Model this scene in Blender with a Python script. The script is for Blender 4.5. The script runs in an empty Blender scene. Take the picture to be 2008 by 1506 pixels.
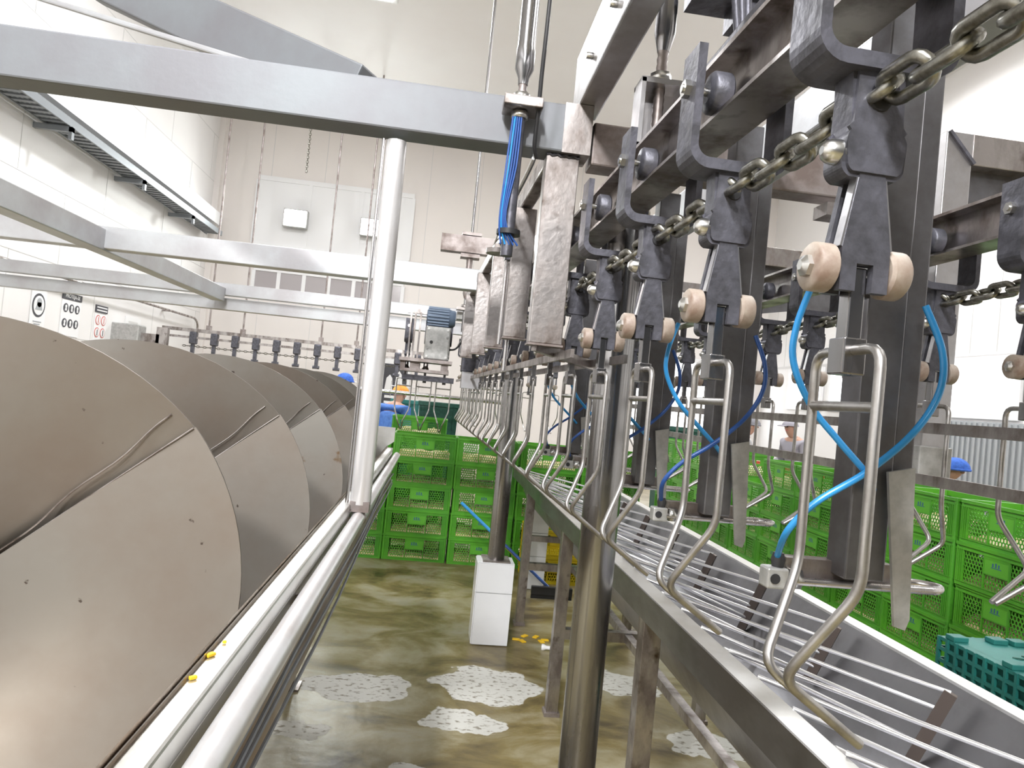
import bpy, bmesh, math, random
from mathutils import Vector, Matrix
random.seed(7)
S = bpy.context.scene
C = S.collection
# ------------------------------------------------------------------ camera
F = 1390.0
EYE = Vector((0, 0, 1.6))
dy = Vector(((855 - 1004) / F, (753 - 768) / F, -1)).normalized()      # world +Y seen by the camera
t = 0.0995
u0 = Vector((t, 0.995, 0))
up = (u0 - dy * u0.dot(dy)).normalized()                               # world +Z seen by the camera
rx = dy.cross(up)                                                      # world +X seen by the camera
R = Matrix((rx, dy, up))                                               # camera -> world
cam = bpy.data.objects.new('camera', bpy.data.cameras.new('camera'))
C.objects.link(cam)
M = R.to_4x4(); M.translation = EYE
cam.matrix_world = M
cam.data.sensor_width = 36.0
cam.data.lens = F / 2008 * 36
cam.data.clip_start = 0.02
S.camera = cam
def at(px, py, y):
    """point seen at a pixel of the photograph, at distance y along the hall"""
    d = R @ Vector(((px - 1004) / F, (753 - py) / F, -1))
    return EYE + d * (y / d.y)
# ------------------------------------------------------------------ world, lights, exposure
S.view_settings.view_transform = 'Standard'
S.view_settings.look = 'None'
S.view_settings.exposure = -0.17
S.view_settings.gamma = 1.0
w = bpy.data.worlds.new('world'); S.world = w; w.use_nodes = True
w.node_tree.nodes['Background'].inputs[0].default_value = (0.92, 0.94, 1.0, 1)
w.node_tree.nodes['Background'].inputs[1].default_value = .10
def area(name, loc, target, size, power, col=(1, 1, 1), size_y=None):
    l = bpy.data.lights.new(name, 'AREA'); l.energy = power; l.color = col
    l.size = size
    if size_y: l.shape = 'RECTANGLE'; l.size_y = size_y
    o = bpy.data.objects.new(name, l); C.objects.link(o); o.location = loc
    o.rotation_euler = (Vector(target) - Vector(loc)).to_track_quat('-Z', 'Y').to_euler()
    return o
area('key_lamp', (-1.2, -4.2, 4.6), (0.3, 4, 0.4), 0.35, 330, (1, 0.985, 0.97))
LAMPS = [(-1.9, -5.0, 7.0), (5.6, .6, 7.0), (-1.9, -1.6, 7.0), (5.6, 5.1, 7.0), (-1.9, 9.6, 7.0), (5.6, 9.6, 7.0)]
for i, (x, y, z) in enumerate(LAMPS):
    area('ceiling_lamp_light', (x, y, z), (x, y, 0), 0.55, (580, 40, 480, 60, 310, 260)[i], (0.965, 0.975, 1))
for x in (-3.4, -1.75):
    area('floodlight_light', (x, 15.55, 5.05), (x * .4, 4, 1.0), 0.35, 55, (0.95, 1, 0.97))
# ------------------------------------------------------------------ materials
MATS = {}
def mat(name, col, metal=0.0, rough=0.5, emit=0.0, var=None, vscale=8.0, bump=0.0, bscale=40.0, vlo=.4, vhi=.65, rvar=0.0, vst=(1, 1, 1)):
    if name in MATS: return MATS[name]
    m = bpy.data.materials.new(name); m.use_nodes = True
    nt = m.node_tree; b = nt.nodes['Principled BSDF']
    b.inputs['Base Color'].default_value = (*col, 1)
    b.inputs['Metallic'].default_value = metal
    b.inputs['Roughness'].default_value = rough
    if emit:
        b.inputs['Emission Color'].default_value = (*col, 1); b.inputs['Emission Strength'].default_value = emit
    tc = nt.nodes.new('ShaderNodeTexCoord')
    if var:
        mp = nt.nodes.new('ShaderNodeMapping'); mp.inputs['Scale'].default_value = vst
        n = nt.nodes.new('ShaderNodeTexNoise'); n.inputs['Scale'].default_value = vscale; n.inputs['Detail'].default_value = 6
        n.inputs['Roughness'].default_value = .62
        r = nt.nodes.new('ShaderNodeValToRGB')
        r.color_ramp.elements[0].position = vlo; r.color_ramp.elements[0].color = (*col, 1)
        r.color_ramp.elements[1].position = vhi; r.color_ramp.elements[1].color = (*var, 1)
        nt.links.new(tc.outputs['Object'], mp.inputs['Vector']); nt.links.new(mp.outputs[0], n.inputs['Vector'])
        nt.links.new(n.outputs['Fac'], r.inputs[0]); nt.links.new(r.outputs[0], b.inputs['Base Color'])
        if rvar:
            mr = nt.nodes.new('ShaderNodeMapRange'); mr.inputs[1].default_value = vlo; mr.inputs[2].default_value = vhi
            mr.inputs[3].default_value = rough; mr.inputs[4].default_value = rough + rvar
            nt.links.new(n.outputs['Fac'], mr.inputs[0]); nt.links.new(mr.outputs[0], b.inputs['Roughness'])
    if bump:
        n2 = nt.nodes.new('ShaderNodeTexNoise'); n2.inputs['Scale'].default_value = bscale; n2.inputs['Detail'].default_value = 3
        bm_ = nt.nodes.new('ShaderNodeBump'); bm_.inputs['Strength'].default_value = bump; bm_.inputs['Distance'].default_value = .01
        nt.links.new(tc.outputs['Object'], n2.inputs['Vector']); nt.links.new(n2.outputs['Fac'], bm_.inputs['Height'])
        nt.links.new(bm_.outputs[0], b.inputs['Normal'])
    MATS[name] = m
    return m
steel = mat('stainless_steel', (.60, .60, .62), 1, .3, var=(.44, .42, .42), vscale=5, rvar=.15, bump=.05)
tube_steel = mat('polished_tube_steel', (.66, .66, .67), 1, .2, var=(.5, .47, .46), vscale=9, rvar=.12, vst=(1, 1, .2))
stained = mat('stained_steel', (.50, .47, .46), 1, .32, var=(.20, .17, .155), vscale=9, rvar=.2, bump=.08, vst=(1, 1, .5))
dark_tube = mat('dark_polished_steel', (.36, .36, .365), 1, .17, var=(.20, .185, .18), vscale=7, rvar=.2, vst=(1, 1, .15))
post_m = mat('dark_post_steel', (.20, .20, .215), .9, .4, var=(.12, .115, .115), vscale=6, rvar=.1)
near_beam = mat('near_beam_steel', (.20, .215, .23), .25, .5, var=(.175, .175, .19), vscale=2.5, bump=.04)
rod_m = mat('rod_steel', (.80, .80, .81), .75, .28)
brown_dark = mat('brown_stained_bracket', (.13, .105, .09), .7, .45)
fascia_m = mat('dark_fascia_steel', (.24, .24, .235), .85, .36, var=(.15, .14, .13), vscale=4, rvar=.1, vst=(1, .4, 1))
bright_tube = mat('bright_tube_steel', (.82, .82, .83), .55, .30, var=(.70, .67, .66), vscale=6, vst=(1, 1, .2))
trough_m = mat('trough_sheet_steel', (.31, .31, .325), .9, .36, var=(.22, .215, .22), vscale=3, rvar=.12, bump=.05)
galv = mat('galvanised_beam', (.56, .58, .60), .55, .42, var=(.46, .45, .47), vscale=2.5, bump=.04)
brown_beam = mat('heat_stained_beam', (.40, .36, .35), .8, .4, var=(.20, .16, .145), vscale=6, rvar=.15)
cast = mat('cast_iron_trolley', (.125, .125, .15), .55, .45, var=(.07, .07, .08), vscale=25, bump=.15, bscale=60)
chain_m = mat('oily_chain', (.34, .335, .30), 1, .28, var=(.15, .14, .115), vscale=45, rvar=.15)
roller_m = mat('beige_roller', (.40, .345, .29), 0, .5, var=(.23, .16, .125), vscale=18)
bolt_m = mat('bolt_steel', (.62, .62, .6), 1, .28)
wire = mat('shackle_wire', (.46, .45, .44), 1, .32, var=(.29, .275, .26), vscale=20, rvar=.15)
flight = mat('flight_sheet', (.24, .225, .20), .45, .42, var=(.20, .165, .135), vscale=2.2, rvar=.1, bump=.05, bscale=25, vlo=.42, vhi=.68)
hullm = mat('hull_steel', (.52, .47, .42), .9, .42, var=(.34, .25, .18), vscale=3)
rim_m = mat('rim_steel', (.68, .68, .66), .85, .34, var=(.58, .57, .53), vscale=6, bump=.05)
white_wall = mat('white_panel', (.80, .785, .78), 0, .55, var=(.77, .75, .745), vscale=.5)
far_wall_m = mat('far_wall_panel', (.80, .755, .725), 0, .55, var=(.76, .72, .70), vscale=.4)
ceil_m = mat('ceiling_panel', (.80, .785, .79), 0, .6, var=(.77, .745, .745), vscale=.4)
joint_m = mat('panel_joint', (.64, .63, .625), 0, .6)
green = mat('green_plastic', (.088, .345, .022), 0, .38, var=(.062, .27, .024), vscale=3)
green_dark = mat('green_plastic_label', (.10, .37, .03), 0, .4)
teal = mat('teal_plastic', (.025, .21, .185), 0, .45, var=(.02, .165, .15), vscale=6)
bottle = mat('dark_green_plastic', (.015, .10, .07), 0, .5, var=(.01, .06, .05), vscale=30)
yellow_m = mat('yellow_plastic', (.62, .47, .01), 0, .4)
red_m = mat('red_plastic', (.55, .10, .06), 0, .4)
blue_hose = mat('blue_hose', (.03, .27, .62), 0, .25)
navy_hose = mat('navy_hose', (.02, .08, .30), 0, .35)
black_r = mat('black_rubber', (.02, .02, .022), 0, .5)
motor_m = mat('motor_paint', (.14, .19, .27), .2, .4)
gear_m = mat('gearbox_casting', (.48, .48, .47), .5, .45, var=(.36, .36, .35), vscale=30)
tile = mat('white_tile', (.78, .79, .81), 0, .2, var=(.73, .74, .76), vscale=3)
grout = mat('grey_grout', (.42, .42, .42), 0, .7)
feet_m = mat('chicken_feet', (.62, .44, .18), 0, .45, var=(.70, .58, .42), vscale=60, bump=.6, bscale=70, vlo=.4, vhi=.6)
yellow_bit = mat('yellow_scrap', (.80, .50, .02), 0, .5)
ice = mat('crushed_ice', (.88, .88, .95), 0, .3, var=(.66, .66, .76), vscale=60, bump=.7, bscale=90)
skin_m = mat('skin', (.48, .28, .20), 0, .5)
coat_blue = mat('blue_cloth', (.09, .22, .60), 0, .8, var=(.06, .15, .45), vscale=20)
cap_blue = mat('blue_cap_cloth', (.05, .16, .62), 0, .8, var=(.03, .10, .42), vscale=30)
cap_orange = mat('orange_cap_cloth', (.80, .24, .05), 0, .8, var=(.75, .42, .06), vscale=18)
coat_grey = mat('grey_cloth', (.30, .29, .33), 0, .8)
coat_pale = mat('pale_cloth', (.66, .67, .68), 0, .8)
cap_dark = mat('dark_cap_cloth', (.18, .18, .20), 0, .8)
trouser = mat('white_trousers', (.6, .6, .6), 0, .8)
ink = mat('sign_ink', (.06, .06, .07), 0, .6)
ink_red = mat('sign_red', (.60, .18, .17), 0, .6)
ink_blue = mat('mark_blue', (.03, .11, .19), 0, .6)
paper = mat('sign_white', (.82, .82, .83), 0, .5)
lamp_m = mat('lamp_glow', (1, 1, 1), 0, .5, emit=14)
flood_m = mat('floodlight_glow', (.96, 1, .98), 0, .5, emit=60)
glass_lit = mat('lit_window', (.95, .97, 1), 0, .3, emit=2.2)
glass_grey = mat('grey_window_pane', (.42, .39, .40), 0, .15)
door_grey = mat('grey_cladding', (.40, .42, .44), .3, .45)
tray_m = mat('cable_tray', (.27, .29, .31), .5, .45)
sheath = mat('cable_sheath', (.20, .215, .235), 0, .5)

def add_stains(m, col, scale, lo, hi):
    nt = m.node_tree; b = nt.nodes['Principled BSDF']; src = b.inputs['Base Color'].links[0].from_socket
    tc = nt.nodes.new('ShaderNodeTexCoord'); n = nt.nodes.new('ShaderNodeTexNoise'); n.inputs['Scale'].default_value = scale; n.inputs['Detail'].default_value = 5
    r = nt.nodes.new('ShaderNodeValToRGB'); r.color_ramp.elements[0].position = lo; r.color_ramp.elements[1].position = hi
    mx = nt.nodes.new('ShaderNodeMix'); mx.data_type = 'RGBA'; mx.inputs['B'].default_value = (*col, 1)
    nt.links.new(tc.outputs['Object'], n.inputs['Vector']); nt.links.new(n.outputs['Fac'], r.inputs[0]); nt.links.new(r.outputs[0], mx.inputs['Factor'])
    nt.links.new(src, mx.inputs['A']); nt.links.new(mx.outputs['Result'], b.inputs['Base Color'])
add_stains(flight, (.13, .075, .03), 9, .69, .73)
add_stains(flight, (.06, .045, .035), 38, .71, .74)
add_stains(stained, (.10, .075, .06), 14, .60, .74)
def floor_material():
    m = bpy.data.materials.new('wet_concrete'); m.use_nodes = True
    nt = m.node_tree; b = nt.nodes['Principled BSDF']; N = nt.nodes.new; L = nt.links.new
    tc = N('ShaderNodeTexCoord')
    mp = N('ShaderNodeMapping'); mp.inputs['Scale'].default_value = (1, 1.5, 1); L(tc.outputs['Object'], mp.inputs[0])
    n1 = N('ShaderNodeTexNoise'); n1.inputs['Scale'].default_value = 1.9; n1.inputs['Detail'].default_value = 9; n1.inputs['Roughness'].default_value = .62; n1.inputs['Distortion'].default_value = .5
    L(mp.outputs[0], n1.inputs['Vector'])
    r1 = N('ShaderNodeValToRGB'); e = r1.color_ramp.elements
    e[0].position = .33; e[0].color = (.075, .054, .024, 1); e[1].position = .68; e[1].color = (.34, .315, .24, 1)
    k = e.new(.47); k.color = (.20, .158, .064, 1); k = e.new(.57); k.color = (.30, .265, .165, 1)
    L(n1.outputs['Fac'], r1.inputs[0])
    n2 = N('ShaderNodeTexNoise'); n2.inputs['Scale'].default_value = 4.5; n2.inputs['Detail'].default_value = 6
    L(tc.outputs['Object'], n2.inputs['Vector'])
    vm = N('ShaderNodeVectorMath'); vm.operation = 'MULTIPLY_ADD'; vm.inputs[1].default_value = (.34, .34, 0); vm.inputs[2].default_value = (-.17, -.17, 0)
    L(n2.outputs['Color'], vm.inputs[0])
    va = N('ShaderNodeVectorMath'); va.operation = 'ADD'; L(tc.outputs['Object'], va.inputs[0]); L(vm.outputs[0], va.inputs[1])
    last = None     # dry pale patches of the screed, each at its own place
    for (cx, cy, ax_, ay_) in ((.44, 3.98, .32, .23), (.32, 3.50, .20, .15), (-.25, 3.86, .30, .17), (-.50, 3.36, .15, .09), (1.24, 4.1, .26, .17), (1.5, 3.36, .22, .14), (.1, 3.0, .16, .1), (.9, 2.85, .25, .14)):
        sb = N('ShaderNodeVectorMath'); sb.operation = 'SUBTRACT'; sb.inputs[1].default_value = (cx, cy, 0); L(va.outputs[0], sb.inputs[0])
        dv_ = N('ShaderNodeVectorMath'); dv_.operation = 'DIVIDE'; dv_.inputs[1].default_value = (ax_, ay_, 1e6); L(sb.outputs[0], dv_.inputs[0])
        ln = N('ShaderNodeVectorMath'); ln.operation = 'LENGTH'; L(dv_.outputs[0], ln.inputs[0])
        if last is None: last = ln.outputs['Value']
        else:
            mn = N('ShaderNodeMath'); mn.operation = 'MINIMUM'; L(last, mn.inputs[0]); L(ln.outputs['Value'], mn.inputs[1]); last = mn.outputs[0]
    r2 = N('ShaderNodeValToRGB'); r2.color_ramp.elements[0].position = .96; r2.color_ramp.elements[0].color = (.85, .85, .85, 1); r2.color_ramp.elements[1].position = 1.0; r2.color_ramp.elements[1].color = (0, 0, 0, 1)
    L(last, r2.inputs[0])
    mx = N('ShaderNodeMix'); mx.data_type = 'RGBA'; mx.inputs['B'].default_value = (.62, .62, .59, 1)
    n4 = N('ShaderNodeTexNoise'); n4.inputs['Scale'].default_value = 26; n4.inputs['Detail'].default_value = 5; L(mp.outputs[0], n4.inputs['Vector'])
    r4 = N('ShaderNodeValToRGB'); e4 = r4.color_ramp.elements; e4[0].position = .34; e4[0].color = (.22, .20, .16, 1); e4[1].position = .46; e4[1].color = (.64, .64, .61, 1)
    L(n4.outputs['Fac'], r4.inputs[0]); L(r4.outputs[0], mx.inputs['B'])
    L(r2.outputs[0], mx.inputs['Factor']); L(r1.outputs[0], mx.inputs['A']); L(mx.outputs['Result'], b.inputs['Base Color'])
    mr = N('ShaderNodeMapRange'); b.inputs['Specular IOR Level'].default_value = .35; mr.inputs[3].default_value = .30; mr.inputs[4].default_value = .75
    L(r2.outputs[0], mr.inputs[0]); L(mr.outputs[0], b.inputs['Roughness'])
    n3 = N('ShaderNodeTexNoise'); n3.inputs['Scale'].default_value = 14; n3.inputs['Detail'].default_value = 4
    L(tc.outputs['Object'], n3.inputs['Vector'])
    bp = N('ShaderNodeBump'); bp.inputs['Strength'].default_value = .12; bp.inputs['Distance'].default_value = .02
    L(n3.outputs['Fac'], bp.inputs['Height']); L(bp.outputs[0], b.inputs['Normal'])
    return m
floor_m = floor_material()
# ------------------------------------------------------------------ mesh helpers
def tag(o, label=None, cat=None, group=None, kind=None):
    if label: o['label'] = label
    if cat: o['category'] = cat
    if group: o['group'] = group
    if kind: o['kind'] = kind
    return o
def thing(name, label, cat, loc=(0, 0, 0), rz=0, group=None):
    o = bpy.data.objects.new(name, None); C.objects.link(o); o.location = loc; o.rotation_euler = (0, 0, rz)
    o.empty_display_size = .05
    return tag(o, label, cat, group)
def frame_from(d):
    d = Vector(d).normalized()
    a = Vector((0, 0, 1)) if abs(d.z) < .95 else Vector((0, 1, 0))
    x = a.cross(d).normalized(); return x, d.cross(x)
class MB:
    def __init__(s): s.bm = bmesh.new()
    def box(s, c, size, rot=None, bev=0):
        r = bmesh.ops.create_cube(s.bm, size=1); vs = r['verts']
        bmesh.ops.scale(s.bm, vec=size, verts=vs)
        if bev:
            es = list({e for v in vs for e in v.link_edges})
            rr = bmesh.ops.bevel(s.bm, geom=es, offset=bev, segments=2, affect='EDGES', profile=.5)
            vs = list({v for f in rr['faces'] for v in f.verts} | {v for v in vs if v.is_valid})
        if rot is not None: bmesh.ops.rotate(s.bm, cent=(0, 0, 0), matrix=rot, verts=vs)
        bmesh.ops.translate(s.bm, vec=c, verts=vs); return s
    def bb(s, x0, x1, y0, y1, z0, z1, bev=0):
        return s.box(((x0 + x1) / 2, (y0 + y1) / 2, (z0 + z1) / 2), (x1 - x0, y1 - y0, z1 - z0), bev=bev)
    def bar(s, p0, p1, w, h, bev=0):
        """box bar from p0 to p1: w across (horizontal), h tall"""
        p0 = Vector(p0); p1 = Vector(p1); d = p1 - p0; x, y = frame_from(d)
        m = Matrix((x, y, d.normalized())).transposed()
        return s.box((p0 + p1) / 2, (w, h, d.length), rot=m, bev=bev)
    def cyl(s, p0, p1, r, r2=None, n=16, caps=True):
        p0 = Vector(p0); p1 = Vector(p1); d = p1 - p0; x, y = frame_from(d)
        r2 = r if r2 is None else r2
        a = []; b = []
        for i in range(n):
            q = 2 * math.pi * i / n; o = x * math.cos(q) + y * math.sin(q)
            a.append(s.bm.verts.new(p0 + o * r)); b.append(s.bm.verts.new(p1 + o * r2))
        for i in range(n):
            f = s.bm.faces.new((a[i], a[(i + 1) % n], b[(i + 1) % n], b[i])); f.smooth = True
        if caps:
            s.bm.faces.new(a[::-1]); s.bm.faces.new(b)
        return s
    def tube(s, pts, r, n=8, closed=False, rad=None):
        """swept tube; rad rounds the corners of the polyline"""
        pts = [Vector(p) for p in pts]
        if rad: pts = fillet(pts, rad, closed)
        m = len(pts); rings = []; px = None
        for i in range(m):
            if closed: d = pts[(i + 1) % m] - pts[i - 1]
            else: d = pts[min(i + 1, m - 1)] - pts[max(i - 1, 0)]
            if d.length < 1e-9: d = Vector((0, 0, 1))
            d.normalize()
            if px is None: px = frame_from(d)[0]
            px = (px - d * px.dot(d)).normalized(); py = d.cross(px)
            rings.append([s.bm.verts.new(pts[i] + (px * math.cos(2 * math.pi * k / n) + py * math.sin(2 * math.pi * k / n)) * r) for k in range(n)])
        for i in range(m if closed else m - 1):
            a = rings[i]; b = rings[(i + 1) % m]
            for k in range(n):
                f = s.bm.faces.new((a[k], a[(k + 1) % n], b[(k + 1) % n], b[k])); f.smooth = True
        if not closed: s.bm.faces.new(rings[0][::-1]); s.bm.faces.new(rings[-1])
        return s
    def lathe(s, base, axis, prof, n=20):
        """prof: (distance along the axis, radius)"""
        base = Vector(base); axis = Vector(axis).normalized(); x, y = frame_from(axis); rings = []
        for (h, r) in prof:
            r = max(r, 1e-4)
            rings.append([s.bm.verts.new(base + axis * h + (x * math.cos(2 * math.pi * k / n) + y * math.sin(2 * math.pi * k / n)) * r) for k in range(n)])
        for a, b in zip(rings, rings[1:]):
            for k in range(n): s.bm.faces.new((a[k], a[(k + 1) % n], b[(k + 1) % n], b[k])).smooth = True
        s.bm.faces.new(rings[0][::-1]); s.bm.faces.new(rings[-1]); return s
    def prism(s, poly, d, origin=(0, 0, 0), ax=(1, 0, 0), ay=(0, 0, 1)):
        """poly in the plane ax/ay, extruded by the vector d"""
        o = Vector(origin); ax = Vector(ax); ay = Vector(ay); d = Vector(d)
        a = [s.bm.verts.new(o + ax * p[0] + ay * p[1]) for p in poly]; b = [s.bm.verts.new(v.co + d) for v in a]
        n = len(a)
        for i in range(n): s.bm.faces.new((a[i], a[(i + 1) % n], b[(i + 1) % n], b[i]))
        s.bm.faces.new(a[::-1]); s.bm.faces.new(b); return s
    def mesh(s, name, m):
        bmesh.ops.recalc_face_normals(s.bm, faces=s.bm.faces[:])
        me = bpy.data.meshes.new(name); s.bm.to_mesh(me); s.bm.free(); sm = [p.use_smooth for p in me.polygons]; me.set_sharp_from_angle(angle=math.radians(50)); me.polygons.foreach_set('use_smooth', sm)
        for mm in (m if isinstance(m, (list, tuple)) else [m]): me.materials.append(mm)
        return me
    def build(s, name, m, parent=None, loc=None, label=None):
        o = bpy.data.objects.new(name, s.mesh(name, m)); C.objects.link(o)
        if parent: o.parent = parent
        if loc is not None: o.location = loc
        if label: o['label'] = label
        return o
def fillet(pts, rad, closed=False):
    out = []; m = len(pts)
    for i in range(m):
        if not closed and i in (0, m - 1): out.append(pts[i]); continue
        p = pts[i]; a = pts[i - 1] - p; b = pts[(i + 1) % m] - p
        ra = min(rad, a.length * .45, b.length * .45)
        A = p + a.normalized() * ra; B = p + b.normalized() * ra
        for k in range(5):
            q = k / 4; out.append(A * (1 - q) ** 2 + p * 2 * q * (1 - q) + B * q * q)
    return out
def smooth_path(pts, n=8):
    pts = [Vector(p) for p in pts]; out = []
    P = [pts[0]] + pts + [pts[-1]]
    for i in range(1, len(P) - 2):
        a, b, c, d = P[i - 1:i + 3]
        for k in range(n):
            q = k / n
            out.append(.5 * (2 * b + (c - a) * q + (2 * a - 5 * b + 4 * c - d) * q * q + (3 * b - a - 3 * c + d) * q ** 3))
    out.append(pts[-1]); return out
def copy_tree(o, parent=None):
    c = o.copy(); C.objects.link(c)
    if parent: c.parent = parent
    for ch in list(o.children): copy_tree(ch, c)
    return c
def shade_auto(o):
    for p in o.data.polygons: p.use_smooth = True
ORD = ['first', 'second', 'third', 'fourth', 'fifth', 'sixth', 'seventh', 'eighth', 'ninth', 'tenth', 'eleventh', 'twelfth', 'thirteenth', 'fourteenth',
       'fifteenth', 'sixteenth', 'seventeenth', 'eighteenth', 'nineteenth', 'twentieth', 'twenty-first', 'twenty-second', 'twenty-third']
def text_mesh(name, body, size, m, parent, loc, rot, ext=.002):
    cu = bpy.data.curves.new(name, 'FONT'); cu.body = body; cu.size = size; cu.extrude = ext; cu.align_x = 'CENTER'; cu.align_y = 'CENTER'
    tmp = bpy.data.objects.new(name, cu); C.objects.link(tmp)
    dg = bpy.context.evaluated_depsgraph_get(); me = bpy.data.meshes.new_from_object(tmp.evaluated_get(dg))
    bpy.data.objects.remove(tmp)
    me.materials.clear(); me.materials.append(m)
    o = bpy.data.objects.new(name, me); C.objects.link(o); o.parent = parent; o.location = loc; o.rotation_euler = rot
    return o

# ================================================================== THE SETTING
XL, XR, YF, YB, ZC = -5.2, 7.6, 16.0, -9.0, 7.4
tag(MB().bb(XL - .2, XR + .2, YB, YF + .2, -.2, 0).build('floor', floor_m), kind='structure')
tag(MB().bb(XL - .2, XR + .2, YB, YF + .2, ZC, ZC + .2).build('ceiling', ceil_m), kind='structure')
wl = tag(MB().bb(XL - .2, XL, YB, YF + .2, 0, ZC).build('wall_left', white_wall), kind='structure')
mb = MB()
for k in range(7): mb.bb(XL, XL + .004, YB, YF, .9 + k * .95, .912 + k * .95)
for k in range(9):
    for q in range(7): mb.bb(XL, XL + .004, -2 + 2.2 * k + (q % 2) * 1.1, -1.99 + 2.2 * k + (q % 2) * 1.1, .9 + (q - 1) * .95, .9 + q * .95)
mb.build('panel_joint', joint_m, wl)
wf = tag(MB().bb(XL, XR, YF, YF + .2, 0, ZC).build('wall_far', far_wall_m), kind='structure')
mb = MB()
for k in range(11): mb.bb(XL + 1.15 * k, XL + 1.15 * k + .012, YF - .004, YF, 0, ZC)
mb.build('panel_joint', joint_m, wf)
wr = tag(MB().bb(XR, XR + .2, YB, YF + .2, 0, ZC).build('wall_right', white_wall), kind='structure')
mb = MB()
for k in range(30): mb.bb(XR - .006, XR, 1.0 + .5 * k, 1.012 + .5 * k, 2.9, 5.2)
mb.bb(XR - .012, XR, YB, YF, 2.86, 2.90)
mb.build('panel_joint', joint_m, wr)
# corner trim far left
tag(MB().bb(XL, XL + .12, YF - .12, YF, 0, ZC).build('trim_1', far_wall_m), kind='structure')
# windows in the far wall: a strip of grey panes, and a tall pale strip over it
win = tag(MB().bb(-4.2, -.95, YF - .05, YF - .02, 3.36, 3.46).bb(-4.2, -.95, YF - .05, YF - .02, 3.86, 3.96).build('window_1', paper), kind='structure')
for k in range(7):
    x = -4.2 + k * .54
    MB().bb(x - .04, x + .04, YF - .048, YF - .022, 3.46, 3.86).build('window_frame', paper, win)
for k in range(6):
    x = -4.2 + k * .54
    MB().bb(x + .04, x + .5, YF - .03, YF - .01, 3.46, 3.86).build('window_pane', glass_grey, win)
win2 = tag(MB().bb(-4.3, -.9, YF - .05, YF - .02, 4.35, 4.45).bb(-4.3, -.9, YF - .05, YF - .02, 5.85, 5.95).build('window_2', paper), kind='structure')
for k in range(4):
    x = -4.3 + k * 1.13
    MB().bb(x - .035, x + .035, YF - .048, YF - .022, 4.45, 5.85).build('window_frame', paper, win2)
for k in range(3):
    x = -4.3 + k * 1.13
    MB().bb(x + .035, x + 1.095, YF - .03, YF - .01, 4.45, 5.85).build('window_pane', paper, win2)
# right wall: row of lit windows and grey cladding door
for j, (y0, y1) in enumerate([(6.9, 8.3), (8.5, 9.9), (10.1, 11.5), (11.7, 13.1), (13.3, 14.7)]):
    wn = tag(MB().bb(XR - .05, XR - .01, y0, y1, 1.96, 2.04).bb(XR - .05, XR - .01, y0, y1, 2.76, 2.84)
             .bb(XR - .05, XR - .01, y0, y0 + .08, 2.04, 2.76).bb(XR - .05, XR - .01, y1 - .08, y1, 2.04, 2.76).build('window_%d' % (j + 3), paper), kind='structure')
    MB().bb(XR - .03, XR - .012, y0 + .08, y1 - .08, 2.04, 2.76).build('window_pane', glass_lit, wn)
dr = tag(MB().bb(XR - .09, XR - .02, 7.3, 10.4, .0, 1.92).build('door_1', door_grey), kind='structure')
mb = MB()
for k in range(30): mb.bb(XR - .115, XR - .09, 7.33 + k * .1, 7.37 + k * .1, .02, 1.90)
mb.build('door_rib', door_grey, dr)
# far wall, right half: large lit opening and white panels behind the workers
wn = tag(MB().bb(3.3, 3.4, YF - .06, YF - .02, .9, 2.85).bb(7.3, 7.4, YF - .06, YF - .02, .9, 2.85).bb(3.3, 7.4, YF - .06, YF - .02, 2.85, 2.95).bb(5.3, 5.38, YF - .06, YF - .02, .9, 2.85).build('window_8', paper), kind='structure')
for x0 in (3.4, 5.38): MB().bb(x0, x0 + 1.92, YF - .04, YF - .02, .95, 2.85).build('window_pane', glass_lit, wn)
# ceiling lamps
for i, (x, y, z) in enumerate(LAMPS):
    lp = thing('ceiling_lamp', 'flat white ceiling lamp, %s row, %s side' % (['near', 'near', 'middle', 'middle', 'far', 'far'][i], 'left' if i % 2 == 0 else 'right'), 'lamp', (x, y, 7.16), 0, 'ceiling lamps')
    MB().bb(-.8, .8, -.8, .8, 0, .24, bev=.02).build('housing', paper, lp)
    MB().bb(-.72, .72, -.72, .72, -.012, 0).build('diffuser', lamp_m, lp)
# floodlights on the far wall
for x, lab in ((-3.4, 'glaring white floodlight on the far wall, left of the bright pipe'), (-1.75, 'glaring white floodlight on the far wall, just beside the bright pipe')):
    fl = thing('floodlight', lab, 'lamp', (x, 15.98, 5.05), 0, 'floodlights on the far wall')
    MB().bb(-.26, .26, -.22, -.06, -.2, .2, bev=.02).build('housing', gear_m, fl)
    MB().bb(-.05, .05, -.06, 0, -.1, .1).build('bracket', gear_m, fl)
    MB().bb(-.23, .23, -.232, -.22, -.17, .17).build('lens', flood_m, fl)
# ladder-type cable tray along the left wall with its cables
tr = thing('cable_tray', 'long grey cable tray running along the left wall under a white beam', 'cable tray', (XL, 4, 4.45))
mb = MB()
for xx in (.12, .42): mb.bb(xx - .012, xx + .012, -12, 11.4, -.04, .06)
for k in range(156): mb.bb(.12, .42, -12 + .15 * k, -11.93 + .15 * k, -.03, -.01)
mb.build('tray_ladder', tray_m, tr)
mb = MB()
for q in range(5): mb.tube([(.16 + q * .055, -12, .0), (.17 + q * .05, -4, .005 * q), (.16 + q * .055, 3, 0), (.165 + q * .05, 11.3, .01)], .02, 6)
mb.build('cables', sheath, tr)
for k in range(9):
    MB().bb(0, .46, -8 + 2.2 * k, -7.94 + 2.2 * k, -.11, -.045).bb(.42, .46, -8 + 2.2 * k, -7.94 + 2.2 * k, -.2, -.05).build('tray_bracket', tray_m, tr)
o = MB().bb(XL, XL + .3, YB, YF - .3, 4.66, 4.92).build('support_beam', paper)
tag(o, 'white boxed beam just above the cable tray on the left wall', 'beam')
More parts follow.
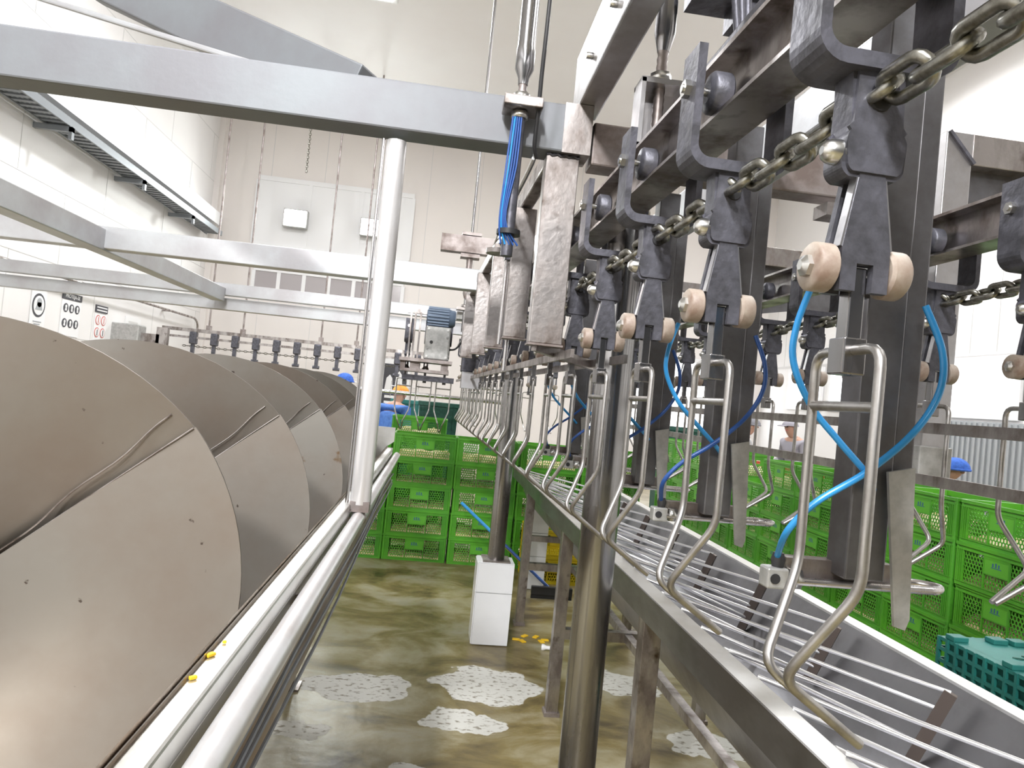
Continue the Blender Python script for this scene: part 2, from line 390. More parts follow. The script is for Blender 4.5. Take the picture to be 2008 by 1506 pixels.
# dangling chain from ceiling
o = MB()
for k in range(40):
    z = 7.35 - k * .045
    o.tube([(-2.9 + .02 * math.cos(q) * (k % 2), 14.0 + .02 * math.cos(q) * (1 - k % 2), z + .03 * math.sin(q)) for q in [i * math.pi / 4 for i in range(8)]], .007, 5, closed=True)
tag(o.build('lifting_chain', chain_m), 'thin chain hanging from the ceiling in front of the floodlights', 'chain')

# ---- signs on the left wall
def sign_root(name, label, y, z):
    return thing(name, label, 'sign', (XL + .006, y, z), math.pi / 2, 'safety signs on the left wall')   # local x -> +Y, local -y -> +X
s1 = sign_root('safety_sign', 'white sign with one large round dark emblem on left wall', 9.74, 2.16); s1.scale = (.48, 1, .5)
MB().bb(-.36, .36, -.006, .004, -.5, .5).build('board', paper, s1)
MB().lathe((0, -.006, .1), (0, -1, 0), [(0, .31), (.003, .31)], 28).build('emblem_ring', ink, s1)
MB().lathe((0, -.0095, .1), (0, -1, 0), [(0, .25), (.003, .25)], 28).build('emblem_field', paper, s1)
MB().lathe((0, -.013, .17), (0, -1, 0), [(0, .12), (.003, .12)], 20).prism([(-.17, -.12), (.17, -.12), (.08, .08), (-.08, .08)], (0, -.003, 0), (0, -.013, .1)).build('emblem_figure', door_grey, s1)
MB().bb(-.2, .2, -.009, -.006, -.34, -.31).bb(-.14, .14, -.009, -.006, -.40, -.375).build('caption', door_grey, s1)
s2 = sign_root('safety_sign', 'white safety sign with black heading over six round pictograms', 10.56, 2.20); s2.scale = (.52, 1, .5)
MB().bb(-.5, .5, -.006, .004, -.66, .34).build('board', paper, s2)
MB().bb(-.5, .5, -.012, .004, .36, .54).build('heading', ink, s2)
text_mesh('heading_text', 'PROTEJA-SE', .145, paper, s2, (0, -.0125, .45), (math.pi / 2, 0, 0))
for a in range(3):
    for b in range(2):
        MB().lathe((-.3 + .3 * a, -.006, .12 - .42 * b), (0, -1, 0), [(0, .125), (.004, .125)], 20).build('pictogram', ink, s2)
        q = MB()
        q.lathe((-.3 + .3 * a, -.010, .16 - .42 * b), (0, -1, 0), [(0, .045), (.003, .045)], 12)
        q.prism([(-.05 + .01 * a, -.08), (.05 - .01 * b, -.08), (.03, .0), (-.03, .0)], (0, -.003, 0), (-.3 + .3 * a, -.010, .12 - .42 * b))
        q.build('pictogram_figure', paper, s2)
s3 = sign_root('safety_sign', 'prohibition sign with four red ringed symbols under dark heading', 11.45, 2.13); s3.scale = (.45, 1, .45)
MB().bb(-.42, .42, -.006, .004, -.66, .34).build('board', paper, s3)
MB().bb(-.42, .42, -.012, .004, .38, .62).build('heading', ink, s3)
MB().bb(-.36, .36, -.015, -.012, .53, .57).bb(-.36, .36, -.015, -.012, .43, .47).build('heading_lines', paper, s3)
for a in range(2):
    for b in range(2):
        MB().lathe((-.2 + .4 * a, -.006, .12 - .42 * b), (0, -1, 0), [(0, .17), (.004, .17)], 20).build('pictogram', ink_red, s3)
        MB().lathe((-.2 + .4 * a, -.010, .12 - .42 * b), (0, -1, 0), [(0, .135), (.003, .135)], 20).build('pictogram_field', paper, s3)
        MB().bb(-.2 + .4 * a - .02, -.2 + .4 * a + .02, -.016, -.013, .02 - .42 * b, .22 - .42 * b).build('pictogram_figure', ink if b else ink_red, s3)
s4 = sign_root('notice_sign', 'pale notice sheet with faint printed block on left wall', 12.6, 2.08); s4.scale = (.6, 1, .6)
MB().bb(-.5, .5, -.006, .004, -.6, .45).build('board', paper, s4)
MB().bb(-.3, .3, -.009, -.006, .28, .33).bb(-.3, -.1, -.009, -.006, -.4, .15).bb(.0, .3, -.009, -.006, -.4, -.35).build('printing', joint_m, s4)
s5 = thing('notice_sign', 'dark poster with two white figures on the far wall', 'sign', (-.95, YF - .012, 1.62), 0, 'posters on the far wall')
MB().bb(-.34, .34, -.006, .004, -.62, .62).build('board', paper, s5)
MB().bb(-.28, .28, -.012, -.006, -.5, .5).build('poster_field', ink, s5)
MB().prism([(-.2, -.1), (-.02, -.1), (-.04, .18), (-.1, .26), (-.17, .18)], (0, -.003, 0), (0, -.013, 0)).prism([(.02, -.1), (.2, -.1), (.17, .26), (.1, .36), (.04, .26)], (0, -.003, 0), (0, -.013, 0)).bb(-.18, .18, -.016, -.013, -.26, -.2).bb(-.18, .18, -.016, -.013, -.38, -.33).build('poster_figures', paper, s5)

# ================================================================== SCREW CHILLER (left)
AX, AZ, RA, PITCH = -.648, 1.263, .385, .58
tank = thing('screw_chiller_tank', 'long half-round steel chiller trough with flat rim, left of the aisle', 'tank', (AX, 2.2, 0))
ty0, ty1 = .3 - 2.2, 4.1 - 2.2
mb = MB(); rings = []
for (y) in (ty0, ty1):
    for rr in (.40, .408):
        rings.append([mb.bm.verts.new((rr * math.cos(a), y, AZ + rr * math.sin(a))) for a in [math.pi + math.pi * i / 28 for i in range(29)]])
for (a, b) in ((0, 2), (1, 3)):
    for i in range(28): mb.bm.faces.new((rings[a][i], rings[a][i + 1], rings[b][i + 1], rings[b][i])).smooth = True
for (a, b) in ((0, 1), (2, 3)):
    for i in range(28): mb.bm.faces.new((rings[a][i], rings[a][i + 1], rings[b][i + 1], rings[b][i]))
mb.build('hull', hullm, tank)
for s in (1, -1):
    r = MB()
    xs = sorted((s * .40, s * .437)); r.bb(xs[0], xs[1], ty0, ty1, 1.225, 1.257, bev=.004)
    xs = sorted((s * .425, s * .437)); r.bb(xs[0], xs[1], ty0, ty1, 1.17, 1.226)
    r.build('rim', rim_m, tank)
sk = MB(); sk.bb(.437, .443, ty0, ty1, 1.05, 1.20); sk.build('side_panel', hullm, tank)
mb = MB()
for q, (x, z) in enumerate([(.449, 1.15), (.452, 1.12), (.449, 1.085), (.452, 1.06)]):
    mb.tube([(x, ty0 + (ty1 - ty0) * i / 12, z - .012 * math.sin(i * math.pi / 3 + q)) for i in range(13)], .0035, 6)
mb.build('wire_bundle', sheath, tank)
mb = MB()
mb.prism([(.40 * math.cos(math.pi + math.pi * i / 24), .40 * math.sin(math.pi + math.pi * i / 24)) for i in range(25)] + [(.44, .03), (.44, .11), (-.44, .11), (-.44, .03)], (0, .012, 0), (0, ty1 - .012, AZ)).build('end_plate', rim_m, tank)
for y in (ty0 + .3, ty0 + 1.9, ty1 - .3):
    for x in (-.26, .04):
        MB().bb(x - .03, x + .03, y - .03, y + .03, 0, .89 + (.06 if x < -.2 else 0)).bb(x - .06, x + .06, y - .06, y + .06, 0, .012).build('leg', stained, tank)
# rim hand rail tube
rail = thing('hand_rail', 'round polished rail pipe running along the chiller rim beside the aisle', 'rail', (-.186, 2.2, 1.215))
MB().tube([(0, ty0 - .1, 0), (0, -.11, 0)], .019, 20).build('rail_pipe', bright_tube, rail)
MB().tube([(0, -.09, 0), (0, ty1, 0)], .019, 20).build('rail_pipe', bright_tube, rail)
MB().lathe((0, -.115, 0), (0, 1, 0), [(0, .019), (.002, .0225), (.012, .0225), (.014, .019)]).build('pipe_collar', stained, rail)
for y in (-1.6, -.9, -.12, .6, 1.3):
    MB().bar((-.026, y, -.008), (-.01, y, -.004), .012, .02).build('rail_bracket', stained, rail)
# auger
aug = thing('screw_auger', 'brownish steel screw auger with wide overlapping flights in the left trough', 'auger', (AX, 2.2, AZ))
MB().cyl((0, -1.0, 0), (0, ty1 - .02, 0), .022, n=20).build('shaft', hullm, aug)
def helix_sheet(a0, a1, yo, yi, rin, rout, th, n, m, name):
    """plate of the screw between clock angles a0..a1 (degrees after the top, clockwise seen from the camera); yo, yi: outer and inner edge along the axis"""
    mb = MB(); cols = []
    for i in range(n + 1):
        a = a0 + (a1 - a0) * i / n; q = math.radians(90 - a); col = []
        for k in [j / 6 for j in range(7)]:
            r = rin + (rout - rin) * k; y = yo(a) * k + yi(a) * (1 - k) - 2.2
            col.append((mb.bm.verts.new((r * math.cos(q), y, r * math.sin(q))), mb.bm.verts.new((r * math.cos(q), y + th, r * math.sin(q)))))
        cols.append(col)
    for i in range(n):
        for k in range(6):
            a, b, c, d = cols[i][k], cols[i][k + 1], cols[i + 1][k + 1], cols[i + 1][k]
            mb.bm.faces.new((a[0], b[0], c[0], d[0])).smooth = True; mb.bm.faces.new((a[1], d[1], c[1], b[1])).smooth = True
        a, b = cols[i][6], cols[i + 1][6]; mb.bm.faces.new((a[0], a[1], b[1], b[0]))
        a, b = cols[i][0], cols[i + 1][0]; mb.bm.faces.new((a[0], b[0], b[1], a[1]))
    for i in (0, n):
        for k in range(6):
            a, b = cols[i][k], cols[i][k + 1]; mb.bm.faces.new((a[0], b[0], b[1], a[1]))
    return mb.build(name, m, aug)
SEAM = 50
Y0 = 1.03
yh = lambda a: Y0 + PITCH * a / 360
for k in range(6):
    s0 = SEAM + 360 * k
    up_ = helix_sheet(s0 - (150 if k == 0 else 197), s0 + 3, yh, lambda a: yh(a) + .015, .02, RA, .004, 34, flight, 'flight_sheet')
    if k == 5: break
    helix_sheet(s0 + 2, s0 + 164, yh, lambda a: yh(a) + .015, .02, RA - .05, .004, 24, flight, 'rear_sheet')
    ys = yh(s0)
    lw = helix_sheet(s0, s0 + 172, lambda a: ys - .005 - .012 * min(1, (a - s0) / 110), lambda a: ys - .02, .01, RA + .003, .004, 40, flight, 'lower_sheet')
    q = math.radians(90 - s0 + 5); q2 = math.radians(90 - s0)
    MB().tube([(r * math.cos(q) - .004 * math.sin(r * 40), yh(s0 - 5) - 2.2015, r * math.sin(q)) for r in [.06 + .0225 * i for i in range(15)]], .0014, 6).build('weld_seam', stained, up_)
    MB().tube([(r * math.cos(q2), ys - 2.214 + .007 * r / RA, r * math.sin(q2)) for r in (.02, .2, RA)], .0014, 6).build('weld_seam', stained, lw)
# yellow scraps on the rim
for (px, py, sc) in ((412, 1287, 1), (378, 1332, .7), (440, 1262, .4)):
    p = at(px, py, .93)
    d = (at(px, py, 1) - EYE); p = EYE + d * ((1.2575 - 1.6) / d.z)
    o = MB(); o.box((0, 0, .002), (.012 * sc, .007 * sc, .004), rot=Matrix.Rotation(sc, 3, 'Z'), bev=.001)
    tag(o.build('food_scrap', yellow_bit, loc=p), {1: 'larger yellow scrap lying on the chiller rim', .7: 'smaller yellow scrap on the chiller rim nearer the camera', .4: 'tiny yellow crumb on the chiller rim'}[sc], 'scrap', 'yellow scraps on the rim')
# bright vertical pipe from the rim to the cross beam
pl = thing('support_pipe', 'bright vertical pipe rising from the chiller rim to the near cross beam', 'pipe', (-.186, 2.1, 1.234))
MB().cyl((0, 0, .02), (0, 0, 1.085), .030, n=24).build('pipe', bright_tube, pl)
MB().bb(-.028, .028, -.028, .028, .0, .03).build('foot_clamp', brown_beam, pl)
MB().tube([(-.037, -.012, -.01), (-.037, -.012, 1.085)], .0055, 8).build('water_line', tube_steel, pl)

# ================================================================== OVERHEAD STEEL
def boxbeam(name, label, p0, p1, w, h, m, cat='beam', group='overhead beams'):
    p0 = Vector(p0); p1 = Vector(p1); c = (p0 + p1) / 2
    o = thing(name, label, cat, c, 0, group)
    MB().bar(p0 - c, p1 - c, w, h, bev=.006).build('beam_section', m, o)
    return o
H = 1.6
b = boxbeam('cross_beam', 'near grey cross beam spanning the picture above the chiller', (-3.2, 2.1, H + .81), (.38, 2.1, H + .81), .10, .143, near_beam)
MB().bb(-.085, .0, -.055, .055, -.074, .074).build('weld_joint', stained, b, loc=(1.79, 0, 0))
boxbeam('cross_beam', 'brown heat-stained stub of the near cross beam right of the square hanger', (.39, 2.12, H + .785), (1.25, 2.12, H + .785), .09, .13, brown_beam)
boxbeam('cross_beam', 'middle white cross beam behind the bright pipe', (-3.6, 4.69, H + .755), (.42, 4.69, H + .755), .10, .14, galv)
boxbeam('cross_beam', 'far cross beam with two flanges, lowest behind the bright pipe', (-4.6, 7.25, H + .80), (.2, 7.25, H + .80), .09, .12, galv)
boxbeam('cross_beam', 'thin lower cross beam under the far cross beam by the drive motor', (-4.6, 7.35, H + .665), (.25, 7.35, H + .665), .09, .12, galv)
boxbeam('long_beam', 'pale long beam crossing the left cross beams over the chiller', (-2.18, 2.16, H + .735), (-2.2, 7.2, H + .745), .12, .135, galv)
boxbeam('diagonal_brace', 'wide blue-grey diagonal brace at the top left above the near cross beam', at(705, 190, 2.25), at(200, -45, 2.75), .10, .17, near_beam, group='diagonal braces')
boxbeam('diagonal_brace', 'thin pale diagonal brace above the near cross beam at the far left', at(575, 150, 2.25), at(20, -22, 2.75), .02, .02, galv, group='diagonal braces')
lb = boxbeam('long_beam', 'big stainless box beam coming toward the camera, top centre, with two bolts', (.37, .25, H + .98), (.37, 2.16, H + .98), .075, .19, steel)
for (y, z) in ((1.62, -.03), (1.88, -.03), (1.42, .0)):
    MB().cyl((-.056, y - 1.2, z), (-.037, y - 1.2, z), .009, n=6).build('bolt', bolt_m, lb)
boxbeam('long_beam', 'dark long beam at the upper right behind the nearest trolley', (.89, .2, H + .78), (.89, 4.6, H + .78), .10, .12, galv)
boxbeam('long_beam', 'thin dark rail above the conveyor, between the hangers', (.56, .6, H + .80), (.56, 5.6, H + .80), .03, .04, cast)
# square hangers hanging from the cross beams, on the left of the near line
for i, (x, y, z0, z1, wd) in enumerate([(.305, 2.1, .172, .735, .10), (.275, 2.72, .235, .735, .085), (.252, 3.42, .24, .74, .085), (.225, 4.3, .255, .74, .085), (.195, 5.3, .28, .74, .085)]):
    hg = thing('square_hanger', 'square steel hanger post, %s along the left of the near line' % ('nearest and widest' if i == 0 else ORD[i]), 'post', (x, y, H + z0), 0, 'square hangers')
    MB().bb(-wd / 2, wd / 2, -.03, .03, 0, z1 - z0, bev=.003).build('post_tube', stained, hg)
    MB().bb(-wd / 2 - .003, wd / 2 + .003, -.033, .033, -.006, .0).build('end_cap', brown_beam, hg)
    if i == 0: MB().tube([(-wd / 2 + .1 * k / 12, -.032, z1 - z0 - .002 + .003 * math.sin(k * 2.1)) for k in range(13)], .004, 6).build('weld_bead', cast, hg)
boxbeam('long_beam', 'narrow long beam joining the tops of the square hangers', (.292, 2.18, H + .77), (.188, 5.6, H + .77), .05, .06, stained)
# right hand square frame on the return line
for i, (y, lab) in enumerate([(2.1, 'near'), (3.64, 'far')]):
    fr = thing('line_support', '%s stainless square corner frame holding the return line on the right' % lab, 'frame', (1.555 if i == 0 else 1.60, y, H - .06 if i == 0 else H + .34), 0, 'square corner frames')
    z1 = 1.035 if i == 0 else .60
    MB().bb(-.045, .045, -.04, .04, 0, z1, bev=.003).build('post_tube', steel if i == 0 else stained, fr)
    MB().bb(.045, 1.0, -.04, .04, z1 - .1, z1, bev=.003).build('top_tube', stained, fr)
    MB().prism([(.045, z1 - .1), (.62, z1 - .1), (.62, z1 - .42), (.36, z1 - .30), (.045, z1 - .36)], (0, .008, 0), (0, .01, 0)).build('gusset_plate', post_m, fr)
    MB().bar((-.04, -.043, z1 - .003), (.05, -.043, z1 - .098), .012, .01).build('weld_bead', cast, fr)
    if i == 0: MB().bb(-.055, .055, -.05, .05, -.06, .04, bev=.004).build('end_clamp', gear_m, fr)
# longitudinal carrier and web plate for return line
# ---- columns on tiled piers
def column(x, y, ztop, lab, ph=.53):
    c = thing('round_column', '%s dark polished round column supporting the conveyor' % lab, 'column', (x, y, ph), 0, 'round columns')
    MB().cyl((0, 0, .012), (0, 0, ztop - ph), .0555, n=32).build('column_tube', dark_tube, c)
    MB().bb(-.09, .09, -.09, .09, 0, .012).build('base_plate', stained, c)
    p = thing('column_pier', 'white tiled square pier under the %s round column' % lab, 'pier', (x, y, 0), 0, 'tiled piers')
    MB().bb(-.118, .118, -.1, .1, 0, ph, bev=.004).build('pier_core', grout, p)
    for z0, z1 in ((.006, .335), (.341, ph - .004)):
        MB().bb(-.117, .117, -.106, -.1, z0, z1).build('tile', tile, p)
        MB().bb(-.124, -.118, -.1, .1, z0, z1).build('tile', tile, p)
    MB().bb(-.118, .118, -.1, .1, ph - .002, ph + .001).build('top_tile', tile, p)
column(.527, 2.1, H + .72, 'near', .45); column(.50, 4.69, H + .74, 'far')
p = thing('column_pier', 'tall grey-white tiled pier beneath the trough, beside the yellow crate', 'pier', (.98, 6.1, 0), 0, 'tiled piers')
MB().bb(-.09, .09, -.09, .09, 0, .68).build('pier_core', grout, p)
for z0, z1 in ((.006, .28), (.286, .48), (.486, .675)): MB().bb(-.089, .089, -.096, -.09, z0, z1).bb(-.096, -.09, -.09, .09, z0, z1).build('tile', tile, p)
# ---- threaded hangers from the ceiling
def threaded(mb, p0, p1, r):
    p0 = Vector(p0); p1 = Vector(p1); n = int((p1 - p0).length / (r * .7)); d = (p1 - p0) / n
    prof = []
    for i in range(n + 1): prof += [(i * d.length, r * (.86 if i % 2 else 1))]
    mb.lathe(p0, p1 - p0, prof, 12)
h1 = thing('ceiling_hanger', 'pipe hanger with threaded rod clamped to the near cross beam', 'hanger', (.158, 1.99, H + .40), 0, 'threaded ceiling hangers')
MB().lathe((0, 0, .49), (0, 0, 1), [(0, .014), (.02, .016), (.045, .027), (.10, .027), (.11, .025), (5.2, .025)], 20).build('hanger_pipe', dark_tube, h1)
q = MB(); threaded(q, (0, 0, .36), (0, 0, .49), .013); q.build('threaded_rod', brown_beam, h1)
MB().bb(-.05, .06, -.045, .045, .415, .445, bev=.003).build('clamp_plate', stained, h1)
MB().lathe((0, 0, .445), (0, 0, 1), [(0, .024), (.02, .024)], 6).lathe((0, 0, .392), (0, 0, 1), [(0, .024), (.02, .024)], 6).build('nut', bolt_m, h1)
MB().cyl((0, 0, .0), (0, 0, .392), .017, n=16).build('lower_rod', cast, h1)
for k in range(5): MB().tube(smooth_path([(-.02 + .006 * k, -.02, .39), (-.026 + .007 * k, -.024, .25), (-.03 + .004 * k, -.02, .1), (-.02 + .012 * k, -.015, .03)], 5), .0028, 6).build('tied_cable', blue_hose if k == 1 else navy_hose, h1)
MB().lathe((0, 0, .06), (0, 0, 1), [(0, .034), (.014, .034)], 12).build('cable_tie', black_r, h1)
h2 = thing('ceiling_hanger', 'pipe hanger with threaded rod in a steel clevis over the near rail', 'hanger', (.452, 1.62, H + .61), 0, 'threaded ceiling hangers')
MB().lathe((0, 0, .24), (0, 0, 1), [(0, .014), (.03, .021), (.045, .0245), (.12, .0245), (.13, .023), (5.1, .023)], 20).build('hanger_pipe', dark_tube, h2)
q = MB(); threaded(q, (0, 0, .05), (0, 0, .24), .0135); q.build('threaded_rod', brown_beam, h2)
MB().lathe((0, 0, .165), (0, 0, 1), [(0, .025), (.022, .025)], 6).build('nut', bolt_m, h2)
MB().bb(-.052, -.042, -.035, .035, 0, .16).bb(.042, .052, -.035, .035, 0, .16).bb(-.052, .052, -.035, .035, .15, .163).bb(-.052, .052, .025, .035, 0, .16).bb(-.052, .052, -.035, .035, 0, .008).build('clevis_bracket', steel, h2)
h3 = thing('ceiling_hanger', 'far pipe hanger under a short cross channel above the drive motor', 'hanger', (.17, 5.95, H + .62), 0, 'threaded ceiling hangers')
MB().lathe((0, 0, .18), (0, 0, 1), [(0, .016), (.04, .03), (.08, .03), (.09, .027), (.52, .027)], 16).build('hanger_pipe', brown_beam, h3)
q = MB(); threaded(q, (0, 0, -.1), (0, 0, .18), .015); q.build('threaded_rod', dark_tube, h3)
MB().bb(-.07, .07, -.05, .05, .08, .1).lathe((0, 0, .1), (0, 0, 1), [(0, .03), (.03, .03)], 6).build('nut_plate', stained, h3)
MB().bb(-.25, .32, -.05, .05, .56, .7).bb(-.08, .08, -.06, .06, .52, .55).bb(-.08, .08, -.06, .06, .705, .73).build('cross_channel', brown_beam, h3)
MB().cyl((0, 0, .73), (0, 0, 5.1), .012).build('upper_rod', dark_tube, h3)
# loose cables
def hose(name, label, pts, r, m, cat='cable', n=8):
    o = MB().tube(smooth_path(pts, 7), r, n).build(name, m); return tag(o, label, cat)
hose('power_cable', 'black cable hanging down beside the threaded hanger at top centre', [at(1085, -60, 1.93), at(1072, 60, 1.93), at(1062, 150, 1.95), at(1056, 215, 1.97), at(1048, 285, 2.0), at(1052, 310, 2.02)], .006, black_r)
hose('power_cable', 'thin grey cable running down the outside of the square hangers', [at(1050, 300, 2.03), at(1040, 330, 2.2), at(1005, 400, 2.6), at(985, 440, 3.2), at(965, 500, 4.2), at(945, 545, 5.2), at(925, 600, 5.9)], .006, sheath)
hose('power_cable', 'white cable tied beside the thin grey one at the hangers', [at(1046, 310, 2.03), at(1030, 345, 2.25), at(998, 410, 2.7), at(978, 455, 3.3), at(958, 515, 4.3), at(950, 560, 5.2)], .005, paper)
hose('power_cable', 'black cable curving down behind the nearest trolley on the right', [at(1770, 100, 1.35), at(1785, 190, 1.35), at(1798, 250, 1.38), at(1800, 310, 1.42), at(1798, 370, 1.45)], .008, black_r)
hose('power_cable', 'black looped cable coil at the far square hanger', [at(938, 560, 5.0), at(932, 600, 5.0), at(942, 630, 5.0), at(952, 600, 5.0), at(944, 565, 5.0)], .008, black_r)
for k in range(3):
    hose('power_cable', 'dark cable of the bundle hanging above the near rail, %s' % ('left one', 'middle one', 'right one')[k], [at(1440 + 14 * k, -40, 1.5), at(1446 + 10 * k, 60, 1.5), at(1450 + 8 * k, 120, 1.5), at(1452 + 8 * k, 175, 1.5)], .009, cast)
o = thing('cable_duct', 'dark flat cable duct crossing at the very top above the near rail', 'duct', at(1450, 8, 1.62))
MB().bb(-.12, .14, -.05, .05, -.012, .03).bb(-.02, .05, -.04, .04, -.06, -.012).build('duct_body', cast, o)
# clamp with round plate at the hangers
o = thing('sensor_bracket', 'small bracket with round plate on the thin rods of the hangers', 'bracket', at(990, 500, 2.75))
MB().lathe((-.03, 0, 0), (0, 0, 1), [(0, .045), (.018, .045)], 18).build('round_plate', stained, o)
MB().bb(.0, .08, -.02, .02, -.02, .025).build('clamp_block', cast, o)
MB().cyl((.01, 0, -.35), (.01, 0, .3), .008).cyl((.04, 0, -.45), (.04, 0, .22), .008).build('rod', tube_steel, o)

# ================================================================== TROUGH (right)
TX, TY0, TY1 = .78, .62, 6.0
trough = thing('ice_trough', 'long half-round stainless trough full of ice under the near shackles', 'trough', (TX, 3.2, 0))
prof = [(0, 1.025), (.02, .90), (.07, .78), (.15, .69), (.27, .635), (.38, .65), (.47, .72), (.545, .84), (.60, .985)]
mb = MB(); y0, y1 = TY0 - 3.2, TY1 - 3.2
def ribbon(mb, prof, th):
    a = [[mb.bm.verts.new((x, y, z)) for x, z in prof] for y in (y0, y1)]
    b_ = [[mb.bm.verts.new((x, y, z - th)) for x, z in prof] for y in (y0, y1)]
    for i in range(len(prof) - 1):
        mb.bm.faces.new((a[0][i], a[0][i + 1], a[1][i + 1], a[1][i])).smooth = True
        mb.bm.faces.new((b_[0][i], b_[1][i], b_[1][i + 1], b_[0][i + 1])).smooth = True
        for k in (0, 1): mb.bm.faces.new((a[k][i], b_[k][i], b_[k][i + 1], a[k][i + 1]))
ribbon(mb, prof, .006); mb.build('trough_shell', trough_m, trough)
MB().bb(-.055, .0, y0, y1, 1.02, 1.03).build('left_rim', rim_m, trough)
MB().bb(-.061, -.055, y0, y1, .945, 1.03).build('left_fascia', fascia_m, trough)
MB().bb(.60, .645, y0, y1, .983, .993).bb(.645, .65, y0, y1, .92, .993).build('right_rim', rim_m, trough)
for k, yy in enumerate((.80, 2.21, 3.64, 5.06)):
    for x in (-.03, .76):
        l = MB().bb(x - .03, x + .03, yy - 3.23, yy - 3.17, .0, .95 if x < 0 else .90, bev=.002).build('leg', stained, trough)
        if x > 0: MB().bb(.62, .79, yy - 3.23, yy - 3.17, .88, .92).build('leg_arm', stained, trough)
        MB().bb(x - .04, x + .04, yy - 3.24, yy - 3.16, 0, .02).build('leg_foot', brown_beam, l)
    MB().bar((0, yy - 3.2, .42), (.73, yy - 3.2, .42), .05, .05).build('cross_tie', stained, trough)
MB().bar((.335, y0 + .1, .42), (.335, 5.06 - 3.2, .42), .04, .04).build('long_tie', stained, trough)
MB().bar((.0, 5.06 - 3.2, .62), (.335, 5.06 - 3.2, .62), .035, .04).bar((.33, 5.06 - 3.2, .62), (.5, 3.66 - 3.2, .44), .035, .04).build('diagonal_tie', stained, trough)
# ice lying in the trough
mb = MB(); nx, ny = 14, 110; g = []
for j in range(ny + 1):
    y = TY0 + .02 + (TY1 - TY0 - .04) * j / ny
    g.append([mb.bm.verts.new((.055 + .30 * i / nx, y - 3.2, (.885 - .20 * (i / nx)) + .012 * math.sin(i * 1.7 + j * .31) + random.uniform(-.008, .008))) for i in range(nx + 1)])
for j in range(ny):
    for i in range(nx): mb.bm.faces.new((g[j][i], g[j][i + 1], g[j + 1][i + 1], g[j + 1][i])).smooth = True
o = mb.build('crushed_ice', ice); o.location = (TX, 3.2, 0)
tag(o, 'white crushed ice lying in the stainless trough', 'ice', kind='stuff')
# racks of slanting rods across the trough
def rack():
    r = thing('rod_rack', 'rack', 'rack', (0, 0, 0), 0, 'rod racks across the trough')
    for q in range(4):
        MB().tube([(.0, .56 - .155 * q, 1.036 - .003 * q), (.548 - .014 * q, .012 * q, .985 - .048 * q)], .0055, 8).build('rod', rod_m, r)
    MB().bar((.548, .0, .985), (.495, .05, .79), .018, .03).build('end_bracket', brown_dark, r)
    return r
r0 = rack()
for k in range(10):
    o = r0 if k == 0 else copy_tree(r0)
    o.location = (TX, .628 + .5 * k, 0)
    o['label'] = 'rack of slanting polished rods across the trough, %s from the camera' % ORD[k]

# ================================================================== CONVEYOR LINES
LX, LY0, SP, SL = .46, .764, .372, .025
def lx(y): return LX - SL * (y - LY0)
# rail: I beam over the near line
rl = thing('conveyor_rail', 'dark I-beam rail carrying the near row of trolleys', 'rail', (lx(2.5), 2.5, H), SL)
mb = MB(); a0, a1 = -2.4, 5.5
mb.bb(-.04, .04, a0, a1, .497, .504).bb(-.004, .004, a0, a1, .504, .60).bb(-.04, .04, a0, a1, .60, .608); mb.build('rail_section', stained, rl)
for y in (-.88, .6, 2.0): MB().bb(-.03, .03, y - .04, y + .04, .608, .735 if y > -.5 else .612).build('rail_hanger', stained, rl)
rl2 = thing('conveyor_rail', 'dark I-beam rail carrying the return row of trolleys on the right', 'rail', (1.335, 3.3, H))
mb = MB(); mb.bb(-.04, .04, -2.9, 3.4, .497, .504).bb(-.004, .004, -2.9, 3.4, .504, .60).bb(-.04, .04, -2.9, 3.4, .60, .608); mb.build('rail_section', stained, rl2)
for y in (-1.2, .34, 1.9): MB().bb(-.03, .03, y - .04, y + .04, .608, .66).bb(-.2, .45, y - .04, y + .04, .66, .70).build('rail_hanger', stained, rl2)
